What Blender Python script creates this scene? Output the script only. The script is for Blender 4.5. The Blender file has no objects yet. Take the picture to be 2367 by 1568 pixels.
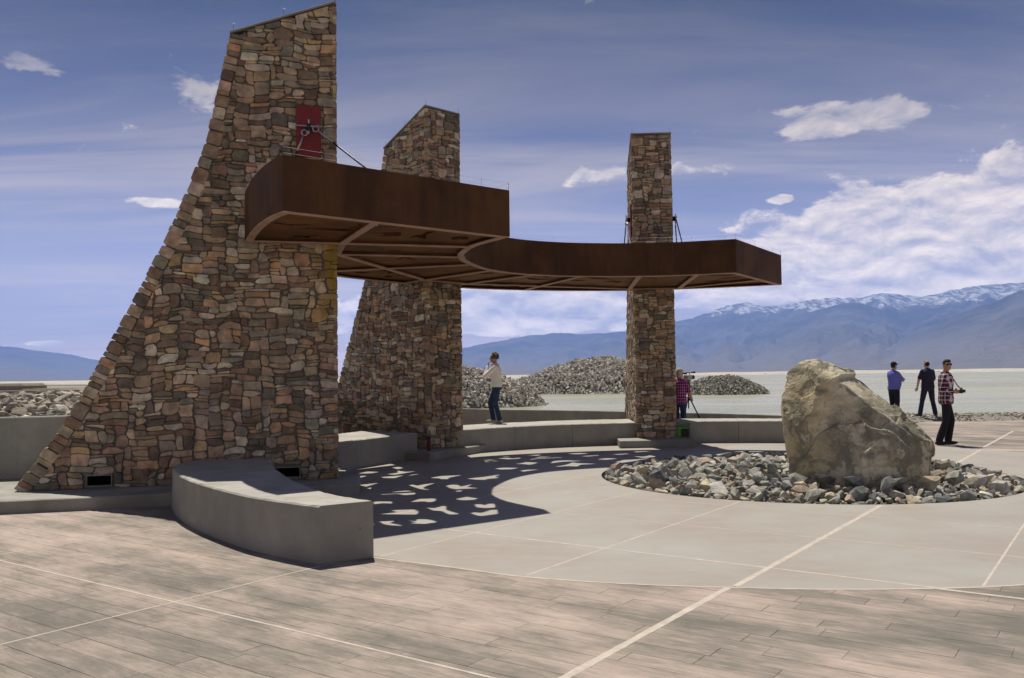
import bpy, bmesh, math, random
import numpy as np
from mathutils import Vector, Matrix, noise as mnoise
from mathutils.geometry import delaunay_2d_cdt

random.seed(7)
R = math.radians
scene = bpy.context.scene
COL = scene.collection

# ------------------------------------------------------------------ camera
HC = 1.6
PITCH, ROLL = R(2.45), R(0.75)
F_PX, PW, PH = 2000.0, 2367.0, 1568.0          # focal length in pixels of the enlarged photograph
_f = Vector((0, math.cos(PITCH), math.sin(PITCH)))
_r = Vector((1, 0, 0)); _u = _r.cross(_f)
CR = _r * math.cos(ROLL) - _u * math.sin(ROLL)
CU = _r * math.sin(ROLL) + _u * math.cos(ROLL)
cam_data = bpy.data.cameras.new('camera'); cam = bpy.data.objects.new('camera', cam_data)
COL.objects.link(cam)
cam.matrix_world = Matrix(((CR.x, CU.x, -_f.x, 0), (CR.y, CU.y, -_f.y, 0), (CR.z, CU.z, -_f.z, HC), (0, 0, 0, 1)))
cam_data.sensor_width = 36; cam_data.lens = F_PX / PW * 36
cam_data.clip_start = 0.1; cam_data.clip_end = 90000
scene.camera = cam

def pix_dir(x, y):
    return (CR * ((x - PW / 2) / F_PX) - CU * ((y - PH / 2) / F_PX) + _f)
def gz(x, y, z=0.0):                              # pixel -> point on the level z
    d = pix_dir(x, y); t = (z - HC) / d.z
    return Vector((d.x * t, d.y * t, z))
def azel(x, y):
    d = pix_dir(x, y).normalized()
    return math.atan2(d.x, d.y), math.asin(d.z)

# ------------------------------------------------------------------ node helper
class NT:
    def __init__(s, tree): s.t = tree; s.n = tree.nodes; s.l = tree.links
    def new(s, typ, ins=None, out=0, **props):
        nd = s.n.new(typ)
        for k, v in props.items(): setattr(nd, k, v)
        for k, v in (ins or {}).items(): s.put(nd.inputs[k], v)
        return nd.outputs[out] if out is not None else nd
    def put(s, sock, v):
        if isinstance(v, bpy.types.NodeSocket): s.l.new(v, sock)
        else: sock.default_value = v
    def math(s, op, a, b=0.0, c=0.0, clamp=False):
        nd = s.n.new('ShaderNodeMath'); nd.operation = op; nd.use_clamp = clamp
        for i, v in enumerate((a, b, c)): s.put(nd.inputs[i], v)
        return nd.outputs[0]
    def vmath(s, op, a, b=(0, 0, 0), out=0, scale=None):
        nd = s.n.new('ShaderNodeVectorMath'); nd.operation = op
        s.put(nd.inputs[0], a)
        if op != 'SCALE': s.put(nd.inputs[1], b)
        else: s.put(nd.inputs['Scale'], scale)
        return nd.outputs[out]
    def noise(s, vec, scale, detail=4, rough=.55, out=0, dist=0.0):
        return s.new('ShaderNodeTexNoise', {'Vector': vec, 'Scale': scale, 'Detail': detail, 'Roughness': rough, 'Distortion': dist}, out)
    def ramp(s, fac, stops, interp='LINEAR'):
        nd = s.n.new('ShaderNodeValToRGB'); cr = nd.color_ramp; cr.interpolation = interp
        while len(cr.elements) < len(stops): cr.elements.new(.5)
        for e, (p, c) in zip(cr.elements, stops):
            e.position = p; e.color = (c, c, c, 1) if isinstance(c, (int, float)) else (*c, 1)
        s.put(nd.inputs[0], fac); return nd.outputs[0]
    def sstep(s, v, lo, hi, a=0.0, b=1.0):
        return s.new('ShaderNodeMapRange', {0: v, 1: lo, 2: hi, 3: a, 4: b}, interpolation_type='SMOOTHSTEP')
    def lin(s, v, lo, hi, a=0.0, b=1.0):
        return s.new('ShaderNodeMapRange', {0: v, 1: lo, 2: hi, 3: a, 4: b})
    def mix(s, fac, a, b, mode='MIX'):
        nd = s.n.new('ShaderNodeMix'); nd.data_type = 'RGBA'; nd.blend_type = mode
        s.put(nd.inputs[0], fac)
        for i, v in ((6, a), (7, b)):
            if isinstance(v, tuple) and len(v) == 3: v = (*v, 1)
            s.put(nd.inputs[i], v)
        return nd.outputs[2]
    def sep(s, v): return s.new('ShaderNodeSeparateXYZ', {0: v}, None).outputs
    def comb(s, x, y, z): return s.new('ShaderNodeCombineXYZ', {0: x, 1: y, 2: z})
    def bump(s, h, strength=.5, dist=.02): return s.new('ShaderNodeBump', {'Height': h, 'Strength': strength, 'Distance': dist})
    def pos(s): return s.new('ShaderNodeNewGeometry', out=0)

# ------------------------------------------------------------------ world: sky with clouds
SUN_EL, SUN_AZ = R(65.1), R(-13.0)               # azimuth clockwise from +Y
world = bpy.data.worlds.new('World'); scene.world = world; world.use_nodes = True
world.cycles.sampling_method = 'MANUAL'; world.cycles.sample_map_resolution = 256
w = NT(world.node_tree); w.n.clear()
sky = w.new('ShaderNodeTexSky', out=None)
sky.sky_type = 'NISHITA'; sky.sun_disc = False; sky.sun_elevation = SUN_EL; sky.sun_rotation = SUN_AZ
sky.altitude = 1100; sky.air_density = 1.0; sky.dust_density = 0.6; sky.ozone_density = 2.5
wdir = w.new('ShaderNodeTexCoord', out=None).outputs['Generated']
wx, wy, wz = w.sep(wdir)
w_az = w.math('ARCTAN2', wx, wy); w_el = w.math('ARCSINE', wz)

BLOBS = [  # px, py, half-width, half-height, weight : cumulus banks seen in the photograph
    (2080, 550, 230, 85, 1.35), (2330, 540, 240, 100, 1.45), (2200, 495, 200, 62, 1.2), (1880, 560, 110, 40, .45),
    (1980, 272, 135, 30, .85), (2120, 640, 280, 40, 1.15), (1700, 655, 190, 45, 1.25), (1330, 690, 190, 34, 1.5),
    (1130, 712, 140, 36, 1.45), (1230, 755, 170, 16, 1.3), (1290, 640, 200, 30, .6), (1860, 620, 90, 40, .6), (1380, 405, 75, 22, .6), (1600, 392, 90, 22, .6),
    (1811, 460, 30, 10, .8), (112, 794, 34, 6, .9), (360, 467, 60, 10, .65), (470, 195, 90, 45, .55),
    (800, 720, 60, 40, .6), (60, 150, 110, 18, .5), (3000, 600, 400, 90, .8), (-700, 600, 300, 60, .7)]
def cloud_noise_group():
    g = bpy.data.node_groups.new('cloud_noise', 'ShaderNodeTree')
    g.interface.new_socket('az', in_out='INPUT', socket_type='NodeSocketFloat'); g.interface.new_socket('el', in_out='INPUT', socket_type='NodeSocketFloat')
    g.interface.new_socket('d', in_out='OUTPUT', socket_type='NodeSocketFloat')
    t = NT(g); gi = t.new('NodeGroupInput', out=None); go = t.new('NodeGroupOutput', out=None)
    v = t.comb(gi.outputs[0], t.math('MULTIPLY', gi.outputs[1], 2.1), 3.7)
    n1 = t.noise(v, 17, 7, .62, dist=.3); n2 = t.noise(v, 6.5, 2, .5)
    t.put(go.inputs[0], t.math('ADD', t.math('MULTIPLY', n1, .80), t.math('MULTIPLY', n2, .35))); return g
CG = cloud_noise_group()
def cloud_at(az, el):
    nd = w.n.new('ShaderNodeGroup'); nd.node_tree = CG; w.put(nd.inputs[0], az); w.put(nd.inputs[1], el); return nd.outputs[0]
tot = None
for (bpx, bpy_, hw, hh, wt) in BLOBS:
    a0, e0 = azel(bpx, bpy_); sa, se = hw / F_PX, hh / F_PX
    da = w.math('MULTIPLY_ADD', w_az, 1 / sa, -a0 / sa); de = w.math('MULTIPLY_ADD', w_el, 1 / se, -e0 / se)
    q_ = w.math('MULTIPLY_ADD', da, da, w.math('MULTIPLY', de, de))
    gs = w.math('MULTIPLY', w.math('EXPONENT', w.math('MULTIPLY', q_, -.7)), wt)
    tot = gs if tot is None else w.math('MAXIMUM', tot, gs)
n0 = cloud_at(w_az, w_el)
n1u = cloud_at(w.math('ADD', w_az, -.003), w.math('ADD', w_el, .010))
d0 = w.math('MULTIPLY_ADD', tot, .55, n0)
cum = w.sstep(d0, .74, .85)
lit = w.math('ADD', .50, w.math('MULTIPLY', w.math('SUBTRACT', n0, n1u), 3.4), clamp=True)
# high thin cirrus on a plane overhead
zc = w.math('ADD', w.math('MAXIMUM', wz, 0.0), .07)
pl = w.comb(w.math('DIVIDE', wx, zc), w.math('DIVIDE', wy, zc), 0.0)
rot = w.new('ShaderNodeMapping', {'Vector': pl, 'Rotation': (0, 0, R(24)), 'Scale': (.30, 1.15, 1)})
c1 = w.noise(rot, 1.0, 6, .6, dist=.8); c2 = w.noise(rot, .35, 3, .5)
cir = w.math('MULTIPLY', w.sstep(c1, .33, .72), w.sstep(c2, .26, .52))
cir = w.math('MULTIPLY', cir, .92)
# sky colour darkened upward like a lens filter, lifted overhead to fill shadows
hgrad = w.ramp(w.lin(w_el, 0.0, R(32)), [(0, (1.55, 1.45, 1.3)), (.10, (1.20, 1.12, 1.08)), (.25, (.70, .69, .74)), (.45, (.30, .285, .315)), (.72, (.082, .072, .076)), (1, (.11, .108, .125))])
skyc = w.mix(1.0, sky.outputs[0], hgrad, 'MULTIPLY')
skyc = w.mix(1.0, skyc, (1.62, 1.10, 1.02), 'MULTIPLY')
cgrad = w.ramp(w.lin(w_el, 0.0, R(30)), [(0, 1.9), (.12, 1.15), (.25, .75), (.42, .48), (.62, .22), (1, .09)])
cumc = w.mix(lit, (9.0, 8.1, 8.4), (22.0, 18.2, 14.0))
cumc = w.mix(1.0, cumc, cgrad, 'MULTIPLY')
circ = w.mix(1.0, (11.5, 9.6, 8.2), cgrad, 'MULTIPLY')
c_a = w.mix(cir, skyc, circ)
c_b = w.mix(w.math('MULTIPLY', cum, .95), c_a, cumc)
bg = w.new('ShaderNodeBackground', {'Color': c_b, 'Strength': .10})
w.put(w.new('ShaderNodeOutputWorld', out=None).inputs[0], bg)

# ------------------------------------------------------------------ sun, exposure
sun_d = bpy.data.lights.new('sun', 'SUN'); sun = bpy.data.objects.new('sun', sun_d); COL.objects.link(sun)
sun_d.energy = 5.0; sun_d.angle = R(.53); sun_d.color = (1.0, .92, .80)
_sd = Vector((math.sin(SUN_AZ) * math.cos(SUN_EL), math.cos(SUN_AZ) * math.cos(SUN_EL), math.sin(SUN_EL)))
sun.rotation_euler = _sd.to_track_quat('Z', 'Y').to_euler()
sun.location = (0, 0, 60)
vs = scene.view_settings
vs.view_transform = 'Standard'; vs.look = 'None'; vs.gamma = 1.0; vs.use_curve_mapping = False; vs.exposure = 0.2
scene.render.engine = 'CYCLES'
scene.cycles.max_bounces = 5; scene.cycles.diffuse_bounces = 3; scene.cycles.glossy_bounces = 2; scene.cycles.volume_bounces = 1

# ------------------------------------------------------------------ mesh helpers
def tag(o, label=None, cat=None, group=None, kind=None):
    if label: o['label'] = label
    if cat: o['category'] = cat
    if group: o['group'] = group
    if kind: o['kind'] = kind
    return o
def empty(name, loc=(0, 0, 0), rz=0.0):
    o = bpy.data.objects.new(name, None); COL.objects.link(o)
    o.location = loc; o.rotation_euler = (0, 0, rz); o.empty_display_size = .1; return o
def link(name, me, mat=None, parent=None):
    if mat is not None and not me.materials: me.materials.append(mat)
    o = bpy.data.objects.new(name, me); COL.objects.link(o)
    if parent: o.parent = parent
    return o
def mesh(name, v, f, col=None, smooth=False):
    me = bpy.data.meshes.new(name); me.from_pydata([tuple(p) for p in v], [], [tuple(q) for q in f])
    if col is not None:
        a = me.color_attributes.new('col', 'FLOAT_COLOR', 'POINT')
        arr = np.ones((len(v), 4), np.float32); arr[:, :3] = col
        a.data.foreach_set('color', arr.ravel())
    if smooth: me.polygons.foreach_set('use_smooth', [True] * len(me.polygons))
    me.update(); return me
class MB:
    def __init__(s): s.v = []; s.f = []; s.c = []
    def add(s, v, f, c=None):
        o = len(s.v); s.v += [tuple(p) for p in v]; s.f += [tuple(i + o for i in q) for q in f]
        if c is not None: s.c += [c] * len(v)
    def build(s, name, mat, parent=None, smooth=False):
        return link(name, mesh(name, s.v, s.f, s.c if s.c else None, smooth), mat, parent)
    def box(s, c, size, X=Vector((1, 0, 0)), Y=Vector((0, 1, 0)), Z=Vector((0, 0, 1)), ch=0.0):
        c = Vector(c); hx, hy, hz = [q / 2 for q in size]
        if ch <= 0:
            v = [c + X * (hx * a) + Y * (hy * b) + Z * (hz * d) for d in (-1, 1) for a, b in ((-1, -1), (1, -1), (1, 1), (-1, 1))]
            s.add(v, [(3, 2, 1, 0), (4, 5, 6, 7), (0, 1, 5, 4), (1, 2, 6, 5), (2, 3, 7, 6), (3, 0, 4, 7)])
        else:
            rings = [(-hz, ch), (-hz + ch, 0), (hz - ch, 0), (hz, ch)]; v = []
            for z, i in rings:
                ax, ay = hx - i, hy - i
                k = ch * .6
                pts = [(-ax + k, -ay), (ax - k, -ay), (ax, -ay + k), (ax, ay - k), (ax - k, ay), (-ax + k, ay), (-ax, ay - k), (-ax, -ay + k)]
                v += [c + X * p[0] + Y * p[1] + Z * z for p in pts]
            f = [tuple(range(7, -1, -1)), tuple(range(24, 32))]
            for r_ in range(3):
                for i in range(8): j = (i + 1) % 8; f.append((r_ * 8 + i, r_ * 8 + j, r_ * 8 + 8 + j, r_ * 8 + 8 + i))
            s.add(v, f)
    def tube(s, pts, rad, n=8, caps=True):
        pts = [Vector(p) for p in pts]
        if isinstance(rad, (int, float)): rad = [rad] * len(pts)
        v = []; up = None
        for i, p in enumerate(pts):
            d = (pts[min(i + 1, len(pts) - 1)] - pts[max(i - 1, 0)]).normalized()
            if up is None: up = Vector((0, 0, 1)) if abs(d.z) < .9 else Vector((1, 0, 0))
            x = d.cross(up).normalized(); y = x.cross(d).normalized(); up = y
            v += [p + (x * math.cos(2 * math.pi * k / n) + y * math.sin(2 * math.pi * k / n)) * rad[i] for k in range(n)]
        f = []
        for i in range(len(pts) - 1):
            for k in range(n): q = (k + 1) % n; f.append((i * n + k, i * n + q, i * n + n + q, i * n + n + k))
        if caps: f += [tuple(range(n - 1, -1, -1)), tuple(range((len(pts) - 1) * n, len(pts) * n))]
        s.add(v, f)
    def ell(s, c, r, M=None, nu=12, nv=8):
        c = Vector(c); v = []; f = []
        for i in range(1, nv):
            th = math.pi * i / nv
            for k in range(nu):
                ph = 2 * math.pi * k / nu
                p = Vector((r[0] * math.sin(th) * math.cos(ph), r[1] * math.sin(th) * math.sin(ph), r[2] * math.cos(th)))
                v.append(c + (M @ p if M else p))
        a = Vector((0, 0, r[2])); top = len(v); v += [c + (M @ a if M else a), c - (M @ a if M else a)]
        for i in range(nv - 2):
            for k in range(nu): q = (k + 1) % nu; f.append((i * nu + k, i * nu + nu + k, i * nu + nu + q, i * nu + q))
        for k in range(nu):
            q = (k + 1) % nu; f.append((top, k, q)); f.append((top + 1, (nv - 2) * nu + q, (nv - 2) * nu + k))
        s.add(v, f)
    def caps(s, p0, p1, r0, r1, n=10):
        p0, p1 = Vector(p0), Vector(p1); d = (p1 - p0).normalized()
        s.tube([p0 - d * r0 * .95, p0 - d * r0 * .6, p0, p1, p1 + d * r1 * .6, p1 + d * r1 * .95],
               [r0 * .3, r0 * .8, r0, r1, r1 * .8, r1 * .3], n)
    def loft(s, rings, n=16):          # rings: (center, rx, ry) horizontal ellipses
        v = []; f = []
        for (c, rx, ry) in rings:
            v += [Vector(c) + Vector((rx * math.cos(2 * math.pi * k / n), ry * math.sin(2 * math.pi * k / n), 0)) for k in range(n)]
        for i in range(len(rings) - 1):
            for k in range(n): q = (k + 1) % n; f.append((i * n + k, i * n + q, i * n + n + q, i * n + n + k))
        f += [tuple(range(n - 1, -1, -1)), tuple(range((len(rings) - 1) * n, len(rings) * n))]
        s.add(v, f)
def catmull(pts, n):
    P = [Vector((*p, 0)) if len(p) == 2 else Vector(p) for p in pts]
    P = [P[0] * 2 - P[1]] + P + [P[-1] * 2 - P[-2]]; out = []
    for i in range(1, len(P) - 2):
        for k in range(12):
            t = k / 12; a, b, c, d = P[i - 1:i + 3]
            out.append(.5 * ((2 * b) + (c - a) * t + (2 * a - 5 * b + 4 * c - d) * t * t + (3 * b - 3 * c + d - a) * t ** 3))
    out.append(P[-2])
    L = [0]
    for a, b in zip(out, out[1:]): L.append(L[-1] + (b - a).length)
    res = []; j = 0
    for k in range(n):
        s = L[-1] * k / (n - 1)
        while j < len(L) - 2 and L[j + 1] < s: j += 1
        t = (s - L[j]) / max(1e-9, L[j + 1] - L[j]); res.append(out[j].lerp(out[j + 1], min(1, max(0, t))))
    return res
def pip(p, poly):
    x, y = p[0], p[1]; c = False; j = len(poly) - 1
    for i in range(len(poly)):
        xi, yi = poly[i][0], poly[i][1]; xj, yj = poly[j][0], poly[j][1]
        if (yi > y) != (yj > y) and x < (xj - xi) * (y - yi) / (yj - yi) + xi: c = not c
        j = i
    return c
def area(p): return .5 * sum(p[i - 1][0] * p[i][1] - p[i][0] * p[i - 1][1] for i in range(len(p)))
def clip_half(poly, a, b, c):        # keep a*x+b*y<=c
    out = []
    for i in range(len(poly)):
        p, q = poly[i - 1], poly[i]; dp = a * p[0] + b * p[1] - c; dq = a * q[0] + b * q[1] - c
        if (dp <= 0) != (dq <= 0):
            t = dp / (dp - dq); out.append((p[0] + (q[0] - p[0]) * t, p[1] + (q[1] - p[1]) * t))
        if dq <= 0: out.append((q[0], q[1]))
    return out
def clip_convex(poly, cl):           # cl counter-clockwise convex
    for i in range(len(cl)):
        if not poly: return []
        p, q = cl[i - 1], cl[i]; nx, ny = q[1] - p[1], -(q[0] - p[0])
        poly = clip_half(poly, nx, ny, nx * p[0] + ny * p[1])
    return poly
def cdt(loops, keep, segs=()):       # constrained triangulation; keep(centroid); returns verts, tris, constrained edge set
    V = []; E = []
    for lp in loops:
        o = len(V); V += [Vector((p[0], p[1])) for p in lp]; E += [(o + i, o + (i + 1) % len(lp)) for i in range(len(lp))]
    for a, b in segs:
        o = len(V); V += [Vector(a[:2]), Vector(b[:2])]; E.append((o, o + 1))
    ov, oe, of, _, eo, _ = delaunay_2d_cdt(V, E, [], 0, 1e-5)
    con = {tuple(sorted(e)) for e, src in zip(oe, eo) if src}
    tris = []
    for t in of:
        c = sum((ov[i] for i in t), Vector((0, 0))) / len(t)
        if keep(c):
            t = tuple(t)
            if area([ov[i] for i in t]) < 0: t = t[::-1]
            tris.append(t)
    return ov, tris, con
def slabify(ov, tris, z0, z1):       # solid with vertical sides
    used = sorted({i for t in tris for i in t}); m = {i: k for k, i in enumerate(used)}; n = len(used)
    v = [(ov[i][0], ov[i][1], z1) for i in used] + [(ov[i][0], ov[i][1], z0) for i in used]
    f = [tuple(m[i] for i in t) for t in tris] + [tuple(m[i] + n for i in t[::-1]) for t in tris]
    ec = {}
    for t in tris:
        for a, b in zip(t, t[1:] + t[:1]): ec[(a, b)] = 1
    for (a, b) in ec:
        if (b, a) not in ec: f.append((m[a], m[a] + n, m[b] + n, m[b]))
    return v, f
def remesh(mb, voxel, smooth=2, name='t'):
    me = mesh(name, mb.v, mb.f); o = bpy.data.objects.new(name, me); COL.objects.link(o)
    m = o.modifiers.new('r', 'REMESH'); m.mode = 'VOXEL'; m.voxel_size = voxel
    if smooth:
        m2 = o.modifiers.new('s', 'SMOOTH'); m2.factor = .5; m2.iterations = smooth
    dg = bpy.context.evaluated_depsgraph_get()
    out = bpy.data.meshes.new_from_object(o.evaluated_get(dg))
    bpy.data.objects.remove(o); bpy.data.meshes.remove(me)
    out.polygons.foreach_set('use_smooth', [True] * len(out.polygons)); out.name = name
    return out

# ------------------------------------------------------------------ materials
MATS = {}
def material(name, rough=.85, spec=.3):
    m = bpy.data.materials.new(name); m.use_nodes = True; t = NT(m.node_tree)
    b = t.n['Principled BSDF']; b.inputs['Roughness'].default_value = rough; b.inputs['Specular IOR Level'].default_value = spec
    MATS[name] = m; return m, t, b
def simple(name, col, rough=.8, metal=0.0, var=.12, scale=9.0, bump=.15, spec=.3):
    m, t, b = material(name, rough, spec); b.inputs['Metallic'].default_value = metal
    p = t.new('ShaderNodeTexCoord', out=None).outputs['Object']
    n = t.noise(p, scale, 5, .6)
    lo = tuple(c * (1 - var) for c in col); hi = tuple(c * (1 + var) for c in col)
    t.put(b.inputs['Base Color'], t.mix(t.lin(n, .3, .7), lo, hi))
    if bump: t.put(b.inputs['Normal'], t.bump(t.noise(p, scale * 6, 4, .6), bump, .004))
    return m
# masonry stone: colour per stone, blotches and fine relief
m, t, b = material('stone', .9, .2)
p = t.pos(); base = t.new('ShaderNodeAttribute', out=0, attribute_name='col')
n1 = t.noise(p, 7, 6, .62); n2 = t.noise(p, 38, 5, .65); n3 = t.noise(p, 2.1, 3, .5)
c = t.mix(t.sstep(n1, .34, .72), t.mix(1.0, base, (.62, .62, .64), 'MULTIPLY'), t.mix(1.0, base, (1.22, 1.16, 1.08), 'MULTIPLY'))
c = t.mix(t.math('MULTIPLY', t.sstep(n2, .56, .74), .45), c, (.06, .058, .05))
c = t.mix(t.math('MULTIPLY', t.sstep(n3, .55, .75), .35), c, (.30, .27, .22))
px_, py_, pz_ = t.sep(p)       # yellow mineral stain running down under the canopy on the first pier
sm = t.math('MULTIPLY', t.sstep(px_, -2.98, -2.66), t.math('MULTIPLY', t.sstep(pz_, 1.9, 3.0), t.math('SUBTRACT', 1.0, t.sstep(pz_, 3.5, 3.75))))
sm = t.math('MULTIPLY', sm, t.math('SUBTRACT', 1.0, t.sstep(py_, 12.75, 12.9)))
sm = t.math('MULTIPLY', sm, t.sstep(t.noise(t.vmath('MULTIPLY', p, (6, 6, 1.3)), 1.0, 4), .30, .55))
c = t.mix(t.math('MULTIPLY', sm, .85), c, (.27, .18, .02))
t.put(b.inputs['Base Color'], c)
t.put(b.inputs['Normal'], t.bump(t.math('ADD', n1, t.math('MULTIPLY', n2, .5)), .9, .022))
# mortar
m, t, b = material('mortar', .95, .1); p = t.pos(); n = t.noise(p, 14, 5)
t.put(b.inputs['Base Color'], t.mix(n, (.15, .14, .12), (.24, .22, .185))); t.put(b.inputs['Normal'], t.bump(t.noise(p, 60, 4), .6, .01))
# cast concrete
def concrete(name, lo, hi, streak=.5, pore=.5, green=0.0, side=.62):
    m, t, b = material(name, .82, .25); p = t.pos()
    n1 = t.noise(p, 1.6, 7, .62); n2 = t.noise(t.vmath('MULTIPLY', p, (5, 5, .55)), 1.2, 5, .6); n3 = t.noise(p, 26, 5, .65)
    c = t.mix(t.sstep(n1, .3, .72), lo, hi)
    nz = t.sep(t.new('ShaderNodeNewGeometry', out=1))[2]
    c = t.mix(t.sstep(nz, .9, .5), c, t.mix(1.0, c, (side, side * 1.01, side * 1.0), 'MULTIPLY'))     # sides darker than the top: stained formwork, with shade put into the colour
    c = t.mix(t.math('MULTIPLY', t.sstep(n2, .42, .72), streak), c, tuple(q * .62 for q in lo))
    if green: c = t.mix(t.math('MULTIPLY', t.sstep(t.noise(p, 2.3, 4), .42, .68), green), c, (.11, .115, .06))
    v = t.new('ShaderNodeTexVoronoi', {'Vector': p, 'Scale': 19}, 0)
    pit = t.math('MULTIPLY', t.sstep(v, .17, .08), t.sstep(t.noise(p, 6, 2), .56, .66))
    c = t.mix(t.math('MULTIPLY', pit, pore), c, (.05, .05, .045))
    t.put(b.inputs['Base Color'], c)
    t.put(b.inputs['Normal'], t.bump(t.math('SUBTRACT', t.math('MULTIPLY', n3, .5), pit), .35, .006)); return m
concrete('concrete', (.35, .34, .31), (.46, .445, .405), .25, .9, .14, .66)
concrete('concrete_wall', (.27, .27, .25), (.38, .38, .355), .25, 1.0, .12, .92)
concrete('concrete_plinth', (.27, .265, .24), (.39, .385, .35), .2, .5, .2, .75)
# smooth slab concrete
m, t, b = material('slab', .62, .35); p = t.pos()
n1 = t.noise(p, .7, 6, .55); n2 = t.noise(t.vmath('MULTIPLY', p, (1.2, 4.0, 1)), 1.5, 5, .6); n3 = t.noise(p, 70, 3)
c = t.mix(t.sstep(n1, .32, .68), (.305, .272, .24), (.34, .333, .302))
c = t.mix(t.math('MULTIPLY', t.sstep(n2, .45, .75), .35), c, (.385, .355, .322))
c = t.mix(t.math('MULTIPLY', t.sstep(t.noise(p, 2.6, 7, .7), .52, .72), .30), c, (.245, .225, .19))
c = t.mix(t.math('MULTIPLY', t.sstep(t.noise(t.vmath('ADD', p, (9, 4, 0)), 7.0, 5, .7), .62, .70), .22), c, (.45, .42, .37))
c = t.mix(t.math('MULTIPLY', t.sstep(t.noise(p, 190, 2), .68, .8), .3), c, (.14, .13, .11))
t.put(b.inputs['Base Color'], c); t.put(b.inputs['Normal'], t.bump(n3, .12, .003))
# stamped wood-grain concrete
AZ = R(35.4); GA = Vector((math.sin(AZ), math.cos(AZ), 0)); GB = Vector((math.cos(AZ), -math.sin(AZ), 0))
def stamped(name, gain):
    m, t, b = material(name, .8, .25); p = t.pos()
    a_ = t.vmath('DOT_PRODUCT', p, tuple(GA), 1); b_ = t.vmath('DOT_PRODUCT', p, tuple(GB), 1)
    att = t.new('ShaderNodeAttribute', None, None, attribute_name='col').outputs
    ar = t.sep(att['Vector'])[0]; ag = t.sep(att['Vector'])[1]
    shift = t.math('MULTIPLY', ar, 3.0)
    gv = t.comb(t.math('ADD', t.math('MULTIPLY', b_, 2.2), shift), t.math('ADD', t.math('MULTIPLY', a_, 14), shift), shift)
    grain = t.noise(gv, 1.6, 7, .68, dist=1.1)
    fine = t.noise(t.comb(t.math('MULTIPLY_ADD', b_, 3.5, shift), t.math('MULTIPLY_ADD', a_, 46, shift), shift), 1.0, 6, .72, dist=.9)
    pa = t.comb(t.math('MULTIPLY', b_, .55), t.math('MULTIPLY', a_, 1.25), 0)
    patch = t.noise(pa, 1.1, 8, .70); big = t.noise(p, .28, 3, .5)
    k = t.math('ADD', t.math('ADD', t.math('MULTIPLY', patch, 1.15), t.math('MULTIPLY', grain, .34)), t.math('MULTIPLY', t.math('SUBTRACT', ag, .5), .07))
    k = t.math('ADD', k, t.math('MULTIPLY', t.math('SUBTRACT', big, .5), .35))
    c = t.ramp(t.lin(k, .55, .95), [(0, (.145, .136, .115)), (.3, (.205, .185, .158)), (.5, (.285, .245, .212)), (.72, (.365, .303, .263)), (1, (.455, .372, .325))])
    c = t.mix(t.math('MULTIPLY', t.sstep(fine, .50, .68), .42), c, (.155, .142, .118))
    c = t.mix(t.math('MULTIPLY', t.sstep(fine, .46, .30), .30), c, (.47, .395, .34))
    t.put(b.inputs['Base Color'], t.mix(1.0, c, (gain, gain, gain), 'MULTIPLY'))
    t.put(b.inputs['Normal'], t.bump(t.math('ADD', grain, t.math('MULTIPLY', fine, .4)), .35, .006)); return m
stamped('stamped', 1.0)
simple('groove', (.25, .22, .19), .95, var=.3, bump=.1)
m, t, b = material('joint', .8, .2); p = t.pos(); n = t.noise(p, 9, 5, .65)
t.put(b.inputs['Base Color'], t.mix(t.sstep(n, .3, .7), (.42, .375, .325), (.55, .495, .43)))
# weathering steel
def corten(name, k=1.0):
    m, t, b = material(name, .78, .3); p = t.pos()
    n1 = t.noise(p, 1.3, 7, .62); n2 = t.noise(t.vmath('MULTIPLY', p, (4, 4, .5)), 1.4, 5, .6); n3 = t.noise(p, 45, 5, .7)
    c = t.mix(t.sstep(n1, .3, .7), (.048 * k, .020 * k, .006 * k), (.10 * k, .042 * k, .012 * k))
    c = t.mix(t.math('MULTIPLY', t.sstep(n2, .45, .72), .5), c, (.024 * k, .011 * k, .005 * k))
    c = t.mix(t.math('MULTIPLY', t.sstep(n3, .55, .75), .35), c, (.17 * k, .07 * k, .018 * k))
    t.put(b.inputs['Base Color'], c); t.put(b.inputs['Normal'], t.bump(n3, .25, .004)); return m
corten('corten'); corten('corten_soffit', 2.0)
simple('flange', (.42, .265, .20), .75, var=.18, scale=4)
simple('dark_steel', (.06, .065, .08), .45, .7, bump=.05)
simple('galvanised', (.42, .43, .45), .42, .85, bump=.05)
simple('red_oxide', (.20, .025, .03), .55, 0, var=.2, scale=5, bump=.1)
simple('black_metal', (.02, .02, .022), .5, .2, bump=.05)
simple('black_plastic', (.022, .022, .025), .55, 0, bump=.05)
simple('grey_plastic', (.33, .34, .32), .5, 0, bump=.05)
simple('glass_lens', (.01, .012, .02), .08, 0, var=0, bump=0, spec=.6)
simple('cavity', (.02, .02, .02), 1.0, 0, bump=0)
# loose rock; colour from the object
def rockmat(name, attr):
    m, t, b = material(name, .9, .2)
    if attr: base = t.new('ShaderNodeAttribute', out=0, attribute_name='col')
    else: base = t.new('ShaderNodeObjectInfo', out=1)
    p = t.pos(); n1 = t.noise(p, 9, 6, .65); n2 = t.noise(p, 46, 5, .7)
    c = t.mix(t.sstep(n1, .32, .7), t.mix(1.0, base, (.58, .6, .62), 'MULTIPLY'), t.mix(1.0, base, (1.22, 1.2, 1.15), 'MULTIPLY'))
    c = t.mix(t.math('MULTIPLY', t.sstep(n2, .55, .72), .4), c, (.09, .09, .085))
    t.put(b.inputs['Base Color'], c); t.put(b.inputs['Normal'], t.bump(t.math('ADD', n1, t.math('MULTIPLY', n2, .6)), .8, .02)); return m
rockmat('rock', False); rockmat('rubble', True)
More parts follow.
